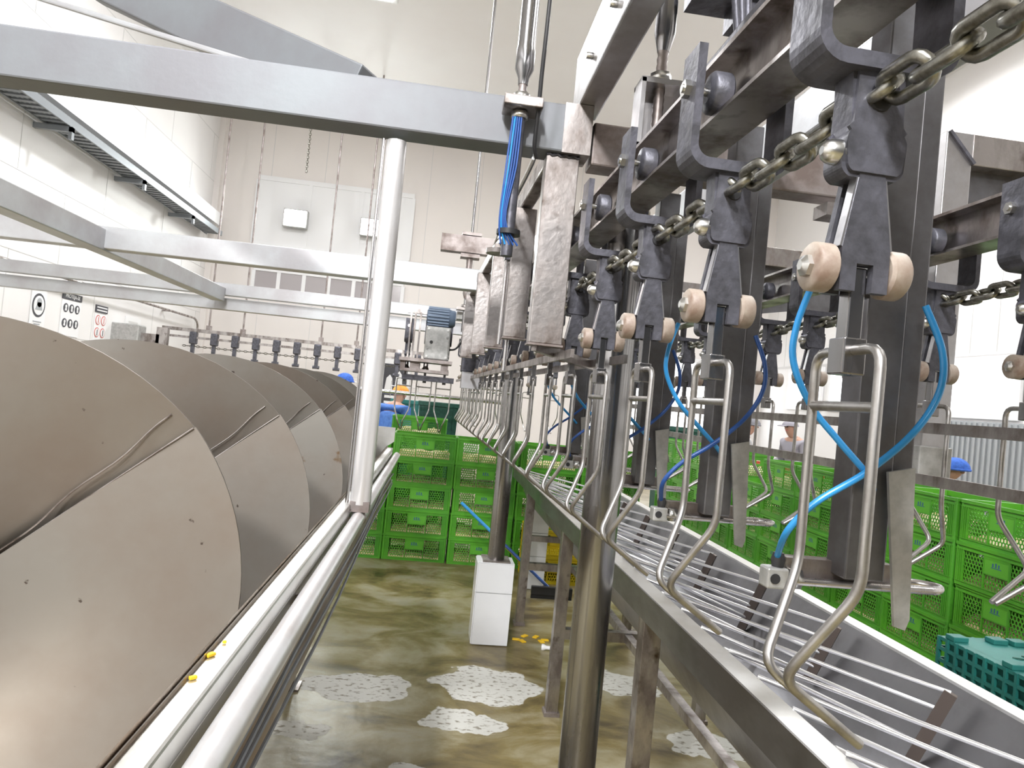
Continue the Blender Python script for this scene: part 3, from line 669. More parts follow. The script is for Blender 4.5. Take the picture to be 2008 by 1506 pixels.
# trolley
def make_trolley():
    tr = thing('trolley', 'trolley', 'trolley', (0, 0, 0))
    def arc(cx, cz, r, a0, a1, n=6): return [(cx + r * math.cos(math.radians(a0 + (a1 - a0) * k / n)), cz + r * math.sin(math.radians(a0 + (a1 - a0) * k / n))) for k in range(n + 1)]
    y = MB()      # U yoke with rounded lower corners
    out = [(-.085, .605)] + arc(-.050, .438, .035, 180, 270) + arc(.050, .438, .035, 270, 360) + [(.085, .605), (.070, .605)] + arc(.050, .443, .022, 360, 270) + arc(-.050, .443, .022, 270, 180) + [(-.070, .605)]
    y.prism(out, (0, .066, 0), (0, -.033, 0)); y.build('yoke', cast, tr)
    for s in (-1, 1):
        w_ = MB().lathe((s * .016, 0, .540), (s, 0, 0), [(0, .030), (.004, .035), (.030, .035), (.034, .032), (.038, .018)], 24).build('rail_wheel', cast, tr)
        MB().lathe((s * .085, 0, .540), (s, 0, 0), [(0, .015), (.010, .015)], 6).cyl((s * .05, 0, .540), (s * .098, 0, .540), .007).build('wheel_bolt', bolt_m, w_)
    st = MB()
    st.prism(arc(-.022, .300, .016, 250, 180) + arc(-.020, .325, .016, 180, 130) + [(-.030, .345), (-.033, .41), (.033, .41), (.030, .345)] + arc(.020, .325, .016, 50, 0) + arc(.022, .300, .016, 0, -70), (0, .046, 0), (0, -.023, 0))
    bmesh.ops.bevel(st.bm, geom=[e for e in st.bm.edges if abs(e.verts[0].co.y - e.verts[1].co.y) < 1e-6], offset=.005, segments=2, affect='EDGES')
    st.build('stem', cast, tr)
    MB().lathe((-.034, -.006, .314), (-1, 0, 0), [(0, .015), (.012, .014), (.018, .011), (.022, .005)], 14).build('stem_bolt', bolt_m, tr)
    MB().lathe((.0, -.0225, .372), (0, -1, 0), [(0, .013), (.003, .012)], 14).build('chain_eye', black_r, tr)
    ta = MB()
    sil = [(-.015, .292), (.015, .292), (.029, .205), (.029, .157), (.010, .157), (.010, .188), (-.010, .188), (-.010, .157), (-.029, .157), (-.029, .205)]
    ta.prism(sil, (0, .010, 0), (0, -.020, 0)); ta.prism(sil, (0, .010, 0), (0, .010, 0))
    ta.build('tapered_arm', cast, tr)
    for s in (-1, 1): MB().bar((s * .0165, -.012, .285), (s * .030, -.012, .206), .0035, .014).build('arm_rib', steel, tr)
    for s in (-1, 1):
        MB().lathe((s * .031, 0, .183), (s, 0, 0), [(0, .024), (.003, .028), (.022, .028), (.025, .025), (.0255, .012)], 24).build('roller', roller_m, tr)
    MB().cyl((-.060, 0, .183), (.060, 0, .183), .006).lathe((-.055, 0, .183), (-1, 0, 0), [(0, .013), (.007, .013), (.012, .006)], 6).lathe((.055, 0, .183), (1, 0, 0), [(0, .011), (.006, .010)], 6).build('axle', bolt_m, tr)
    return tr
def make_shackle(m=1):
    """wire shackle in place; m=1: hook turns back to +x, m=-1 mirrored"""
    sh = thing('wire_shackle', 'shackle', 'shackle', (0, 0, 0))
    W, V = .064, .022
    MB().bb(-.0095, .0095, -.011, .011, .09, .186, bev=.002).bb(-.014, .014, -.016, .016, .064, .106, bev=.002).build('swivel_stem', dark_tube, sh)
    f = MB()
    pts = lambda s: [(0, s * .0, .092), (0, s * W, .092), (0, s * W, -.165), (-.055 * m, s * V, -.275), (.052 * m, s * .006, -.35)]
    for s in (-1, 1): f.tube(pts(s), .0060, 10, rad=.022)
    f.build('wire_frame', wire, sh)
    MB().tube([(0, -W, .028), (0, W, .028)], .006, 8).build('cross_bar', wire, sh)
    return sh
path = []    # (x, y, heading angle)
y = LY0 - SP; YW, RW = 7.9, .22
while y < YW: path.append((lx(y), y, SL)); y += SP
s_left = y - YW; arc_ = RW * math.pi / 2; XW = lx(YW) + RW
n_line = len(path)
for k in range(4):
    s_ = s_left + k * SP * .8
    if s_ < arc_:
        q = s_ / RW; path.append((XW - RW * math.cos(q), YW + RW * math.sin(q), -q))
    else: path.append((XW + (s_ - arc_), YW + RW, -math.pi / 2))
n_bend = len(path)
for x in (.06, -.11, -.28): path.append((x, 6.2, math.pi / 2))
t0 = make_trolley(); k0 = make_shackle(1)
for i, (x, y, q) in enumerate(path):
    tr_ = t0 if i == 0 else copy_tree(t0); sh_ = k0 if i == 0 else copy_tree(k0)
    wob = random.uniform(-.10, .10)
    tr_.location = (x, y, H); tr_.rotation_euler = (0, 0, q)
    sh_.location = (x, y, H); sh_.rotation_euler = (0, 0, q + wob)
    if i == 0: w1 = 'closest to the camera on the near line'
    elif i < n_line: w1 = '%s in view from the camera on the near line' % ORD[i - 1]
    elif i < n_bend: w1 = '%s along the bend at the line end' % ORD[i - n_line]
    else: w1 = '%s from the right under the drive unit' % ORD[i - n_bend]
    tag(tr_, 'dark cast trolley with beige rollers, ' + w1, 'trolley', 'trolleys of the near line')
    tag(sh_, 'bent wire shackle, ' + w1, 'shackle', 'shackles of the near line')
k1 = make_shackle(-1)
RX = 1.335
RY = [1.472 + .323 * k for k in range(15)]
for i, y in enumerate(RY):
    tr_ = copy_tree(t0); sh_ = k1 if i == 0 else copy_tree(k1)
    tr_.location = (RX, y, H); tr_.rotation_euler = (0, 0, 0); sh_.location = (RX, y, H); sh_.rotation_euler = (0, 0, random.uniform(-.08, .08))
    w1 = '%s from the camera on the right return line' % ORD[i]
    tag(tr_, 'dark cast trolley with grey rollers, ' + w1, 'trolley', 'trolleys of the return line')
    tag(sh_, 'bent wire shackle, ' + w1, 'shackle', 'shackles of the return line')
# chains
def link_mesh(L, Wd, r):
    pts = []
    for k in range(8):
        a = -math.pi / 2 + math.pi * k / 7; pts.append((Wd * math.cos(a) * 0 + (Wd) * math.sin(a), L / 2 - Wd + Wd * math.cos(a), 0))
    for k in range(8):
        a = math.pi / 2 + math.pi * k / 7; pts.append((Wd * math.sin(a), -(L / 2 - Wd) + Wd * math.cos(a), 0))
    return MB().tube(pts, r, 10, closed=True).mesh('chain_link', chain_m)
LM = link_mesh(.070, .0155, .0074)
def chain(label, x, y0, n, pitch, me, z):
    c = thing('conveyor_chain', label, 'chain', (x, y0, z))
    for k in range(n):
        o = bpy.data.objects.new('chain_link', me); C.objects.link(o); o.parent = c
        yy = k * pitch; sag = -.010 * math.sin(math.pi * ((yy + .368 - (LY0 - y0) % .368) % .368) / .368)
        o.location = (0, yy, sag); o.rotation_euler = (0, math.radians(45 if k % 2 else -45), 0)
    return c
chain('shiny oily steel chain linking the near row of trolleys', lx(.42), .42, 98, .056, LM, H + .385).rotation_euler = (0, 0, SL)
chain('steel chain linking the right return row of trolleys', 1.335, 1.30, 92, .0556, LM, H + .385)
# guide rails on the return line and near line
for z, x, lab in ((.03, 1.275, 'upper'), (-.105, 1.285, 'lower')):
    o = thing('guide_rail', '%s thin steel guide bar running behind the return shackles' % lab, 'rail', (x, 3.6, H + z), 0, 'guide bars of the return line')
    MB().bb(-.006, .006, -2.4, 2.6, -.014, .014).build('guide_bar', stained, o)
    for y in (-1.5, .04): MB().bar((.0, y, 0), (.07, y, 0), .012, .014).build('guide_bracket', stained, o)
o = thing('guide_rail', 'thin steel guide bars flanking the rollers of the near line', 'rail', (lx(3.0), 3.0, H + .14), SL)
for s in (-1, 1): MB().bb(s * .075 - .005, s * .075 + .005, -1.1, 4.8, -.012, .012).build('guide_bar', stained, o)
MB().bar((-.15, -.9, .025), (.2, -.6, -.02), .02, .03).build('guide_bracket', stained, o)
# ---- shackle unloader posts with blue hoses
def unloader(i, y):
    u = thing('spray_post', 'grey square post with paddle, nozzle loop and hoses, %s from the camera' % ORD[i], 'post', (.69, y, H), 0, 'posts between the near line and the trough')
    MB().bb(-.045, .02, -.025, .03, -.225, .70, bev=.003).build('post_tube', post_m, u)
    MB().bb(.02, .055, -.02, .03, -.08, .60, bev=.003).build('back_plate', post_m, u)
    MB().prism([(.002, -.055), (.045, -.045), (.056, -.275), (.05, -.292), (.032, -.287)], (0, .006, 0), (0, -.04, 0)).build('paddle', gear_m, u)
    MB().tube([(-.125, -.0, -.238), (.13, -.0, -.238), (.155, .025, -.238), (.13, .05, -.238), (-.125, .05, -.238)], .0065, 10, rad=.02).build('nozzle_loop', tube_steel, u)
    MB().bb(-.12, .06, .012, .038, -.235, -.205).build('cylinder_bar', stained, u)
    f = MB().box((-.14, .01, -.236), (.035, .03, .032), bev=.003).build('nozzle_block', gear_m, u)
    MB().lathe((-.145, -.0055, -.236), (0, -1, 0), [(0, .008), (.001, .008)], 14).build('nozzle_hole', black_r, f)
    MB().lathe((-.118, .01, -.236), (1, 0, 0), [(0, .017), (.02, .017)], 6).build('hex_nut', bolt_m, f)
    MB().lathe((-.135, .01, -.22), (0, 0, 1), [(0, .009), (.012, .011), (.022, .008)], 12).build('hose_fitting', black_r, f)
    L = []
    hA = [at(*q) - Vector((.69, 1.05, H)) for q in ((1592, 560, .985), (1562, 640, .985), (1556, 710, .985), (1590, 795, .985), (1645, 865, .985), (1700, 930, .99), (1712, 960, 1.02))]
    hB = [at(*q) - Vector((.69, 1.05, H)) for q in ((1815, 600, 1.0), (1848, 690, .985), (1842, 770, .98), (1790, 850, .98), (1700, 925, .98), (1600, 985, .99), (1545, 1040, 1.0), (1526, 1085, 1.05))] + [Vector((-.135, .01, -.205))]
    MB().tube(smooth_path(hA, 7), .0052, 8).build('air_hose', blue_hose, u)
    MB().tube(smooth_path(hB, 7), .0052, 8).build('air_hose', blue_hose if i == 0 else navy_hose, u)
for i in range(5): unloader(i, 1.05 + .575 * i)
# ---- corner wheel and drive at the far end of the near line
wh = thing('corner_wheel', 'flat round corner wheel at the far end of the near line', 'wheel', (lx(7.9) + .22, 7.9, H))
MB().tube([(.22 * math.cos(q), .22 * math.sin(q), .085) for q in [i * math.pi / 20 for i in range(40)]], .012, 8, closed=True).build('wheel_rim', steel, wh)
MB().lathe((0, 0, .365), (0, 0, 1), [(0, .2), (.012, .2), (.014, .215), (.035, .215)], 32).build('wheel_disc', stained, wh)
MB().cyl((0, 0, .08), (0, 0, .52), .025).build('wheel_shaft', dark_tube, wh)
for k in range(4): MB().bar((0, 0, .085), (.22 * math.cos(k * math.pi / 2), .22 * math.sin(k * math.pi / 2), .085), .02, .012).build('spoke', steel, wh)
dv = thing('drive_unit', 'drive unit with blue finned motor on grey gearbox above dark base plates', 'motor', (-.02, 6.1, H))
mo = MB().lathe((-.12, 0, .635), (1, 0, 0), [(0, .06), (.01, .075), (.2, .075), (.21, .07), (.235, .07), (.245, .06)], 24).build('motor_body', motor_m, dv)
mb = MB()
for k in range(18):
    q = k * math.pi / 9; mb.box((.0 - .02, .08 * math.cos(q), .635 + .08 * math.sin(q)), (.18, .012, .012), rot=Matrix.Rotation(0, 3, 'X'))
mb.build('motor_fins', motor_m, mo)
MB().bb(.13, .26, -.07, .03, .63, .70, bev=.006).build('terminal_box', gear_m, dv)
gb = MB().bb(-.115, .095, -.12, .12, .265, .545, bev=.012).build('gearbox', gear_m, dv)
for (x, z) in ((-.09, .29), (.07, .29), (-.09, .52), (.07, .52), (-.09, .36), (.07, .46)): MB().lathe((x, -.12, z), (0, -1, 0), [(0, .011), (.008, .011)], 6).build('gearbox_bolt', bolt_m, gb)
MB().lathe((-.06, -.12, .41), (0, -1, 0), [(0, .014), (.004, .014)], 12).build('gearbox_plug', black_r, gb)
MB().bb(-.31, .13, -.16, .16, .235, .262).bb(-.26, .11, -.12, .12, .15, .175).bb(-.30, -.26, -.1, .1, .15, .235).bb(-.22, -.14, -.1, .1, .175, .235).bb(.04, .1, -.1, .1, .175, .235).build('base_plate', brown_beam, dv)
MB().bb(-.28, .16, -.05, .05, .08, .125).build('lower_track', cast, dv)
for x in (-.17, -.215, -.25): MB().bb(x - .007, x + .007, -.02, .02, .262, .66).build('tie_bar', stained, dv)
MB().bb(-.29, .0, .1, .14, .66, .70).build('top_bar', stained, dv)
MB().tube(smooth_path([(.19, -.03, .63), (.215, -.03, .56), (.2, -.03, .46), (.15, -.03, .38), (.09, -.03, .365)], 6), .008, 8).build('motor_cable', black_r, dv)
jb = thing('guard_box', 'dark boxy chain guard beside the drive unit', 'guard', (.27, 5.75, H + .16))
MB().bb(-.09, .09, -.1, .1, .02, .2, bev=.01).build('guard_cover', cast, jb)
MB().bb(-.08, .08, -.12, .08, -.11, .02).build('guard_lower', galv, jb)
# ---- far line at the back, seen above the chiller
FY, FZ = 13.4, H + .03
fl = thing('conveyor_rail', 'thin far conveyor rail hung in front of the far wall', 'rail', (-2.4, FY, FZ))
MB().bb(-2.6, 2.4, -.04, .04, .62, .68).bb(-2.6, 2.4, -.03, .03, .50, .54).build('rail_section', stained, fl)
for x in (-1.8, -1.2, .2, .85): MB().cyl((x, 0, .68), (x, 0, ZC - FZ), .016).bb(x - .04, x + .04, -.04, .04, .68, .76).build('rail_hanger', brown_beam, fl)
ft = None
for k in range(12):
    if ft is None:
        ft = thing('trolley', 't', 'trolley', (0, 0, 0), 0, 'trolleys of the far line')
        MB().bb(-.06, .06, -.07, .07, .40, .625, bev=.02).build('yoke', cast, ft)
        MB().bb(-.03, .03, -.03, .03, .18, .42).lathe((-.06, 0, .2), (1, 0, 0), [(0, .03), (.12, .03)], 12).build('arm', cast, ft)
        MB().tube([(-.07, 0, -.2), (-.07, 0, .09), (.07, 0, .09), (.07, 0, -.2)], .007, 6).tube([(-.07, 0, .0), (.07, 0, .0)], .007, 6).build('wire_frame', wire, ft)
        o = ft
    else: o = copy_tree(ft)
    o.location = (-4.45 + .368 * k, FY, FZ); o['label'] = 'small far trolley with wire hook, %s from the left behind the chiller' % ORD[k]
mb = MB()
for k in range(74):
    q = k % 2
    mb.tube([(-4.6 + .06 * k + .034 * math.cos(a), .016 * math.sin(a) * q, .36 + .016 * math.sin(a) * (1 - q)) for a in [i * math.pi / 3 for i in range(6)]], .007, 4, closed=True)
o = mb.build('conveyor_chain', chain_m, loc=(0, FY, FZ)); tag(o, 'thin far chain looping along the far trolleys', 'chain')
fb = thing('control_box', 'grey box with small fittings at the end of the far rail', 'box', at(250, 662, 12.0))
MB().bb(-.22, .22, -.15, .15, -.2, .22, bev=.02).build('box_body', gear_m, fb)
MB().bb(.2, .5, -.05, .05, -.05, .1).build('fitting', stained, fb)
MB().bb(.45, .62, -.05, .05, -.1, .22).build('fitting', stained, fb)
o = thing('water_pipe', 'thin grey water pipe sloping along the left wall below the signs', 'pipe', (XL + .14, 12, 2.62))
MB().tube([(0, -6, .02), (0, 3.2, .0), (0, 3.4, -.1), (0, 3.4, -.5)], .022, 8, rad=.1).build('pipe', stained, o)
for k in range(3): MB().bb(-.14, .0, -5 + 3.4 * k, -4.95 + 3.4 * k, -.02, .02).build('pipe_clip', stained, o)
# barrier rail in front of the far workers
br = thing('barrier_rail', 'white tubular barrier rail behind the chiller end', 'rail', (-.45, 8.6, 0))
MB().tube([(-1.1, 0, 0), (-1.1, 0, 1.545), (1.3, 0, 1.545), (1.3, 0, 0)], .025, 12, rad=.08).build('rail_tube', tube_steel, br)
MB().tube([(-1.1, 0, .9), (1.3, 0, .9)], .02, 10).build('mid_tube', tube_steel, br)

# ================================================================== CRATES
def hex_panel(mb, T, u0, u1, v0, v1, p, th, hole=.74):
    """perforated panel: T(u, v, depth) -> point; honeycomb of pitch p with real holes"""
    rr = p / math.sqrt(3); du = p; dv = rr * 1.5
    nu = max(1, int((u1 - u0) / du)); nv = max(1, int((v1 - v0 - rr * .5) / dv))
    su = (u1 - u0) / (nu + .5); sv = (v1 - v0) / (nv + 1 / 3.)
    for j in range(nv):
        for i in range(nu):
            cu = u0 + (i + .5 + .5 * (j % 2)) * su; cv = v0 + sv * (j + 2 / 3.)
            O, I, J = [], [], []
            for k in range(6):
                a = math.pi / 6 + k * math.pi / 3
                ou = math.cos(a) / math.cos(math.pi / 6) * su / 2; ov = math.sin(a) * sv * 2 / 3.
                O.append(mb.bm.verts.new(T(cu + ou, cv + ov, 0)))
                I.append(mb.bm.verts.new(T(cu + ou * hole, cv + ov * hole, 0))); J.append(mb.bm.verts.new(T(cu + ou * hole, cv + ov * hole, th)))
            for k in range(6):
                n = (k + 1) % 6
                mb.bm.faces.new((O[k], O[n], I[n], I[k])); mb.bm.faces.new((I[k], I[n], J[n], J[k]))
CW, CD, CH = .30, .20, .245
def crate_body():
    mb = MB(); t_ = .004
    def side(T, half, long_):
        # frame strips and ribs given in (u, v) with thickness outward
        def strip(a0, a1, b0, b1, out, inn=.004):
            ps = [T(a, b_, dd) for dd in (-out, inn) for a in (a0, a1) for b_ in (b0, b1)]
            xs = [q[0] for q in ps]; ys = [q[1] for q in ps]; zs = [q[2] for q in ps]
            mb.bb(min(xs), max(xs), min(ys), max(ys), min(zs), max(zs))
        strip(-half, half, .222, .240, .010); strip(-half, half, .200, .206, .008); strip(-half, half, .206, .222, .002)
        strip(-half, half, .0, .022, .004); strip(-half, half, .022, .026, .008)
        e = half - .055
        for s in (-1, 1):
            for k in range(4):
                a = s * (e + .004 + k * .014); strip(a - .003, a + .003, .026, .200, .008)
            a, b_ = sorted((s * e, s * half)); strip(a, b_, .022, .206, .001)
        if long_:
            for s in (-1, 1):
                strip(s * .085 - .004, s * .085 + .004, .026, .200, .007)
                a, b_ = sorted((s * .089, s * e)); hex_panel(mb, T, a, b_, .026, .200, .022, .004)
            hex_panel(mb, T, -.081, .081, .026, .105, .022, .004)
            strip(-.081, .081, .105, .111, .007); strip(-.081, .081, .186, .200, .006)
        else:
            hex_panel(mb, T, -e, e, .026, .13, .022, .004)
            strip(-e, -.06, .13, .2, .002); strip(.06, e, .13, .2, .002); strip(-.06, .06, .13, .15, .006); strip(-.06, .06, .185, .2, .006)
    side(lambda u, v, d: (u, -CD + .010 + d, v), CW - .01, True)
    side(lambda u, v, d: (-u, CD - .010 - d, v), CW - .01, True)
    side(lambda u, v, d: (-CW + .010 + d, -u, v), CD - .011, False)
    side(lambda u, v, d: (CW - .010 - d, u, v), CD - .011, False)
    mb.bb(-CW + .012, CW - .012, -CD + .012, CD - .012, .003, .008)
    for sx in (-1, 1):
        for sy in (-1, 1): mb.cyl((sx * (CW - .016), sy * (CD - .016), .0), (sx * (CW - .016), sy * (CD - .016), .240), .013, n=10)
    return mb
def label_body():
    mb = MB()
    mb.bb(-.081, .081, -CD + .005, -CD + .012, .111, .186)
    return mb
def mark_body():
    mb = MB(); y = -CD + .0045
    for k in range(3): mb.bb(-.028 + .02 * k, -.018 + .02 * k, y, y + .001, .152, .172 + .004 * (k == 1))
    mb.bb(-.034, .034, y, y + .001, .146, .150)
    return mb
cb = crate_body().mesh('plastic_crate', green)
lbm = label_body().mesh('label_plate', green_dark); mkm = mark_body().mesh('stamped_mark', ink_blue)
cb_y = cb.copy(); cb_y.materials.clear(); cb_y.materials.append(yellow_m)
cb_r = cb.copy(); cb_r.materials.clear(); cb_r.materials.append(red_m)
lb_y = lbm.copy(); lb_y.materials.clear(); lb_y.materials.append(yellow_m)
lb_r = lbm.copy(); lb_r.materials.clear(); lb_r.materials.append(red_m)
def crate(loc, rz, label, group, body=cb, plate=lbm, cat='crate'):
    o = bpy.data.objects.new('plastic_crate', body); C.objects.link(o); o.location = loc; o.rotation_euler = (0, 0, rz)
    tag(o, label, cat, group)
    p = bpy.data.objects.new('label_plate', plate); C.objects.link(p); p.parent = o
    m = bpy.data.objects.new('stamped_mark', mkm); C.objects.link(m); m.parent = p
    return o
feet = MB()
def pile(x, y, z, wx, wy, h, seed):
    rnd = random.Random(seed); n = 9; g = []
    for j in range(n + 1):
        row = []
        for i in range(n + 1):
            e = min(i, n - i, j, n - j)
            row.append(feet.bm.verts.new((x - wx + 2 * wx * i / n, y - wy + 2 * wy * j / n, z + (h * rnd.uniform(.55, 1.0) if e else .012 + h * .45 * rnd.random()))))
        g.append(row)
    base = [feet.bm.verts.new((x + sx * wx, y + sy * wy, z)) for sx, sy in ((-1, -1), (1, -1), (1, 1), (-1, 1))]
    for j in range(n):
        for i in range(n): feet.bm.faces.new((g[j][i], g[j][i + 1], g[j + 1][i + 1], g[j + 1][i])).smooth = True
    E = [g[0], [r[-1] for r in g], g[-1][::-1], [r[0] for r in g][::-1]]
    for k in range(4): feet.bm.faces.new([base[k], base[(k + 1) % 4]] + E[k][::-1])
LAY = ['lowest', 'second', 'third', 'fourth', 'fifth']
PZ = .236
colx = [-.66, -.055, .55, 1.155, 1.76]
for ci, x in enumerate(colx):
    for l in range(5):
        jx = random.uniform(-.006, .006); jy = random.uniform(-.008, .008)
        crate((x + jx, 6.91 + jy, PZ * l), 0, 'green crate in far wall of crates, %s column from left, %s layer up' % (ORD[ci], LAY[l]), 'crates of the far stack')
        pile(x, 6.91, PZ * l + .009, CW - .02, CD - .02, random.uniform(.05, .11), ci * 10 + l)
def pallet(x, y, wx, wy, h, lab):
    p = thing('pallet', lab, 'pallet', (x, y, 0), 0, 'pallets under the crates')
    for k in range(5): MB().bb(-wx + k * wx * .42, -wx + k * wx * .42 + wx * .32, -wy, wy, h - .02, h).build('deck_board', stained, p)
    for k in (-1, 0, 1): MB().bb(-wx, wx, k * (wy - .06) - .05, k * (wy - .06) + .05, 0, h - .02).build('bearer', stained, p)
pallet(-.14, 7.95, .32, .22, .12, 'low pallet under the bright green crates behind the far stack')
for l in range(5):
    crate((-.14, 7.95, .12 + PZ * l), 0, 'bright green crate standing behind the far stack, %s layer of its column' % LAY[l], 'crates behind the far stack')
pile(-.14, 7.95, .12 + PZ * 4 + .009, CW - .02, CD - .02, .12, 91)
for ci in range(10):
    y = 3.45 + .606 * ci
    pallet(3.21, y, .22, .3, .10, 'low pallet under the right row of crates, %s from the camera' % ORD[ci])
    for l in range(5):
        if l == 4 and ci == 5: continue
        crate((3.21 + random.uniform(-.01, .01), y, .10 + PZ * l), -math.pi / 2, 'green crate of long right row, %s stack from camera, %s layer up' % (ORD[ci], LAY[l]), 'crates of the right row')
        pile(3.21, y, .10 + PZ * l + .009, CD - .02, CW - .02, random.uniform(.05, .12), 200 + ci * 10 + l)
o = feet.build('chicken_feet', feet_m); tag(o, 'pale yellow chicken feet piled inside the green crates', 'food', kind='stuff')
# a second green group further back on the right and odd coloured crates
for k, (x, y, z, body, plate, lab) in enumerate([
    (1.22, 6.42, 0, cb_y, lb_y, 'yellow crate on the floor beneath the trough beside the tall pier'),
    (1.22, 6.42, PZ, cb_y, lb_y, 'yellow crate upon another yellow crate beside the tall pier'),
    (4.05, 8.75, .86, cb_r, lb_r, 'red crate beyond the right row, near the worker in a dark cap'),
    (4.55, 8.0, .86, cb_r, lb_r, 'red crate on the table in front of the worker in a peaked cap')]):
    crate((x, y, z), 0 if k < 2 else .1, lab, 'coloured crates', body, plate)
tb = thing('work_table', 'pale steel work table beyond the right row of crates', 'table', (4.4, 8.4, 0))
MB().bb(-.7, .7, -.75, .75, .82, .86).build('table_top', galv, tb)
for sx in (-1, 1):
    for sy in (-1, 1): MB().bb(sx * .64 - .025, sx * .64 + .025, sy * .69 - .025, sy * .69 + .025, 0, .82).build('leg', stained, tb)
def bin_(x, y, w, h, lab, m):
    b_ = thing('plastic_bin', lab, 'bin', (x, y, 0), 0, 'plastic bins')
    q = MB(); q.prism([(-w * .42, 0), (w * .42, 0), (w * .5, h), (-w * .5, h)], (0, w * .8, 0), (0, -w * .4, 0)); q.build('bin_body', m, b_)
    q = MB(); q.bb(-w * .53, w * .53, -w * .44, w * .44, h - .05, h)
    for k in range(5): q.bb(-w * .4 + k * w * .2 - .012, -w * .4 + k * w * .2 + .012, -w * .42, -w * .39, .1, h - .05)
    q.build('bin_rim', m, b_)
bin_(.06, 9.6, .52, 1.46, 'tall dark green bin standing behind the bright green crates', bottle)
bin_(-.42, 10.4, .40, 1.44, 'dark blue-green bin left of the tall bin behind the crates', teal)
bin_(3.75, 10.6, .62, 1.42, 'dark green bin beyond the right row of crates', bottle)
bin_(5.9, 9.3, .8, 1.0, 'blue-grey bin by the grey cladding on the right', coat_grey)
# teal crates, upside down, right foreground
def teal_crate():
    r = thing('mesh_crate', 'teal', 'crate', (0, 0, 0), 0, 'teal crates right of the trough')
    mb = MB(); wx, wy, h = .20, .30, .25
    mb.bb(-wx, wx, -wy, wy, h - .012, h)
    for s in (-1, 1):
        for z in [.0 + .041 * k for k in range(6)]:
            mb.bb(s * wx - .004, s * wx + .004, -wy, wy, z, z + .012); mb.bb(-wx, wx, s * wy - .004, s * wy + .004, z, z + .012)
        for k in range(15): mb.bb(s * wx - .005, s * wx + .005, -wy + k * .0425 - .005 + .002, -wy + k * .0425 + .007, 0, h)
        for k in range(10): mb.bb(-wx + k * .0435 - .002, -wx + k * .0435 + .009, s * wy - .005, s * wy + .005, 0, h)
        mb.bb(s * (wx - .03) - .002, s * (wx - .03) + .002, -wy, wy, .0, h)
    mb.build('mesh_body', teal, r)
    for (x, y) in ((-.17, .25), (-.17, -.25), (.17, .25), (.17, -.25), (-.02, .25), (.05, .24), (-.17, 0)):
        MB().bb(x - .028, x + .028, y - .022, y + .022, h, h + .018, bev=.003).build('foot', teal, r)
    q = MB()
    for k in range(4): q.tube([(-.09 + .05 * k, .10 + .02 * (k % 2), h + .001), (-.075 + .05 * k, .085 + .02 * (k % 2), h + .004), (-.055 + .05 * k, .085 + .02 * (k % 2), h + .001)], .003, 5)
    q.build('embossing', bottle, r)
    return r
tc0 = teal_crate()
for k, lab in enumerate(('lowest upturned teal mesh crate right of the trough', 'middle upturned teal mesh crate right of the trough', 'topmost upturned teal mesh crate right of the trough')):
    o = tc0 if k == 0 else copy_tree(tc0)
    o.location = (2.06, 2.06, .12 + .27 * k); o['label'] = lab
pallet(2.06, 2.06, .21, .31, .12, 'low pallet under the teal mesh crates')

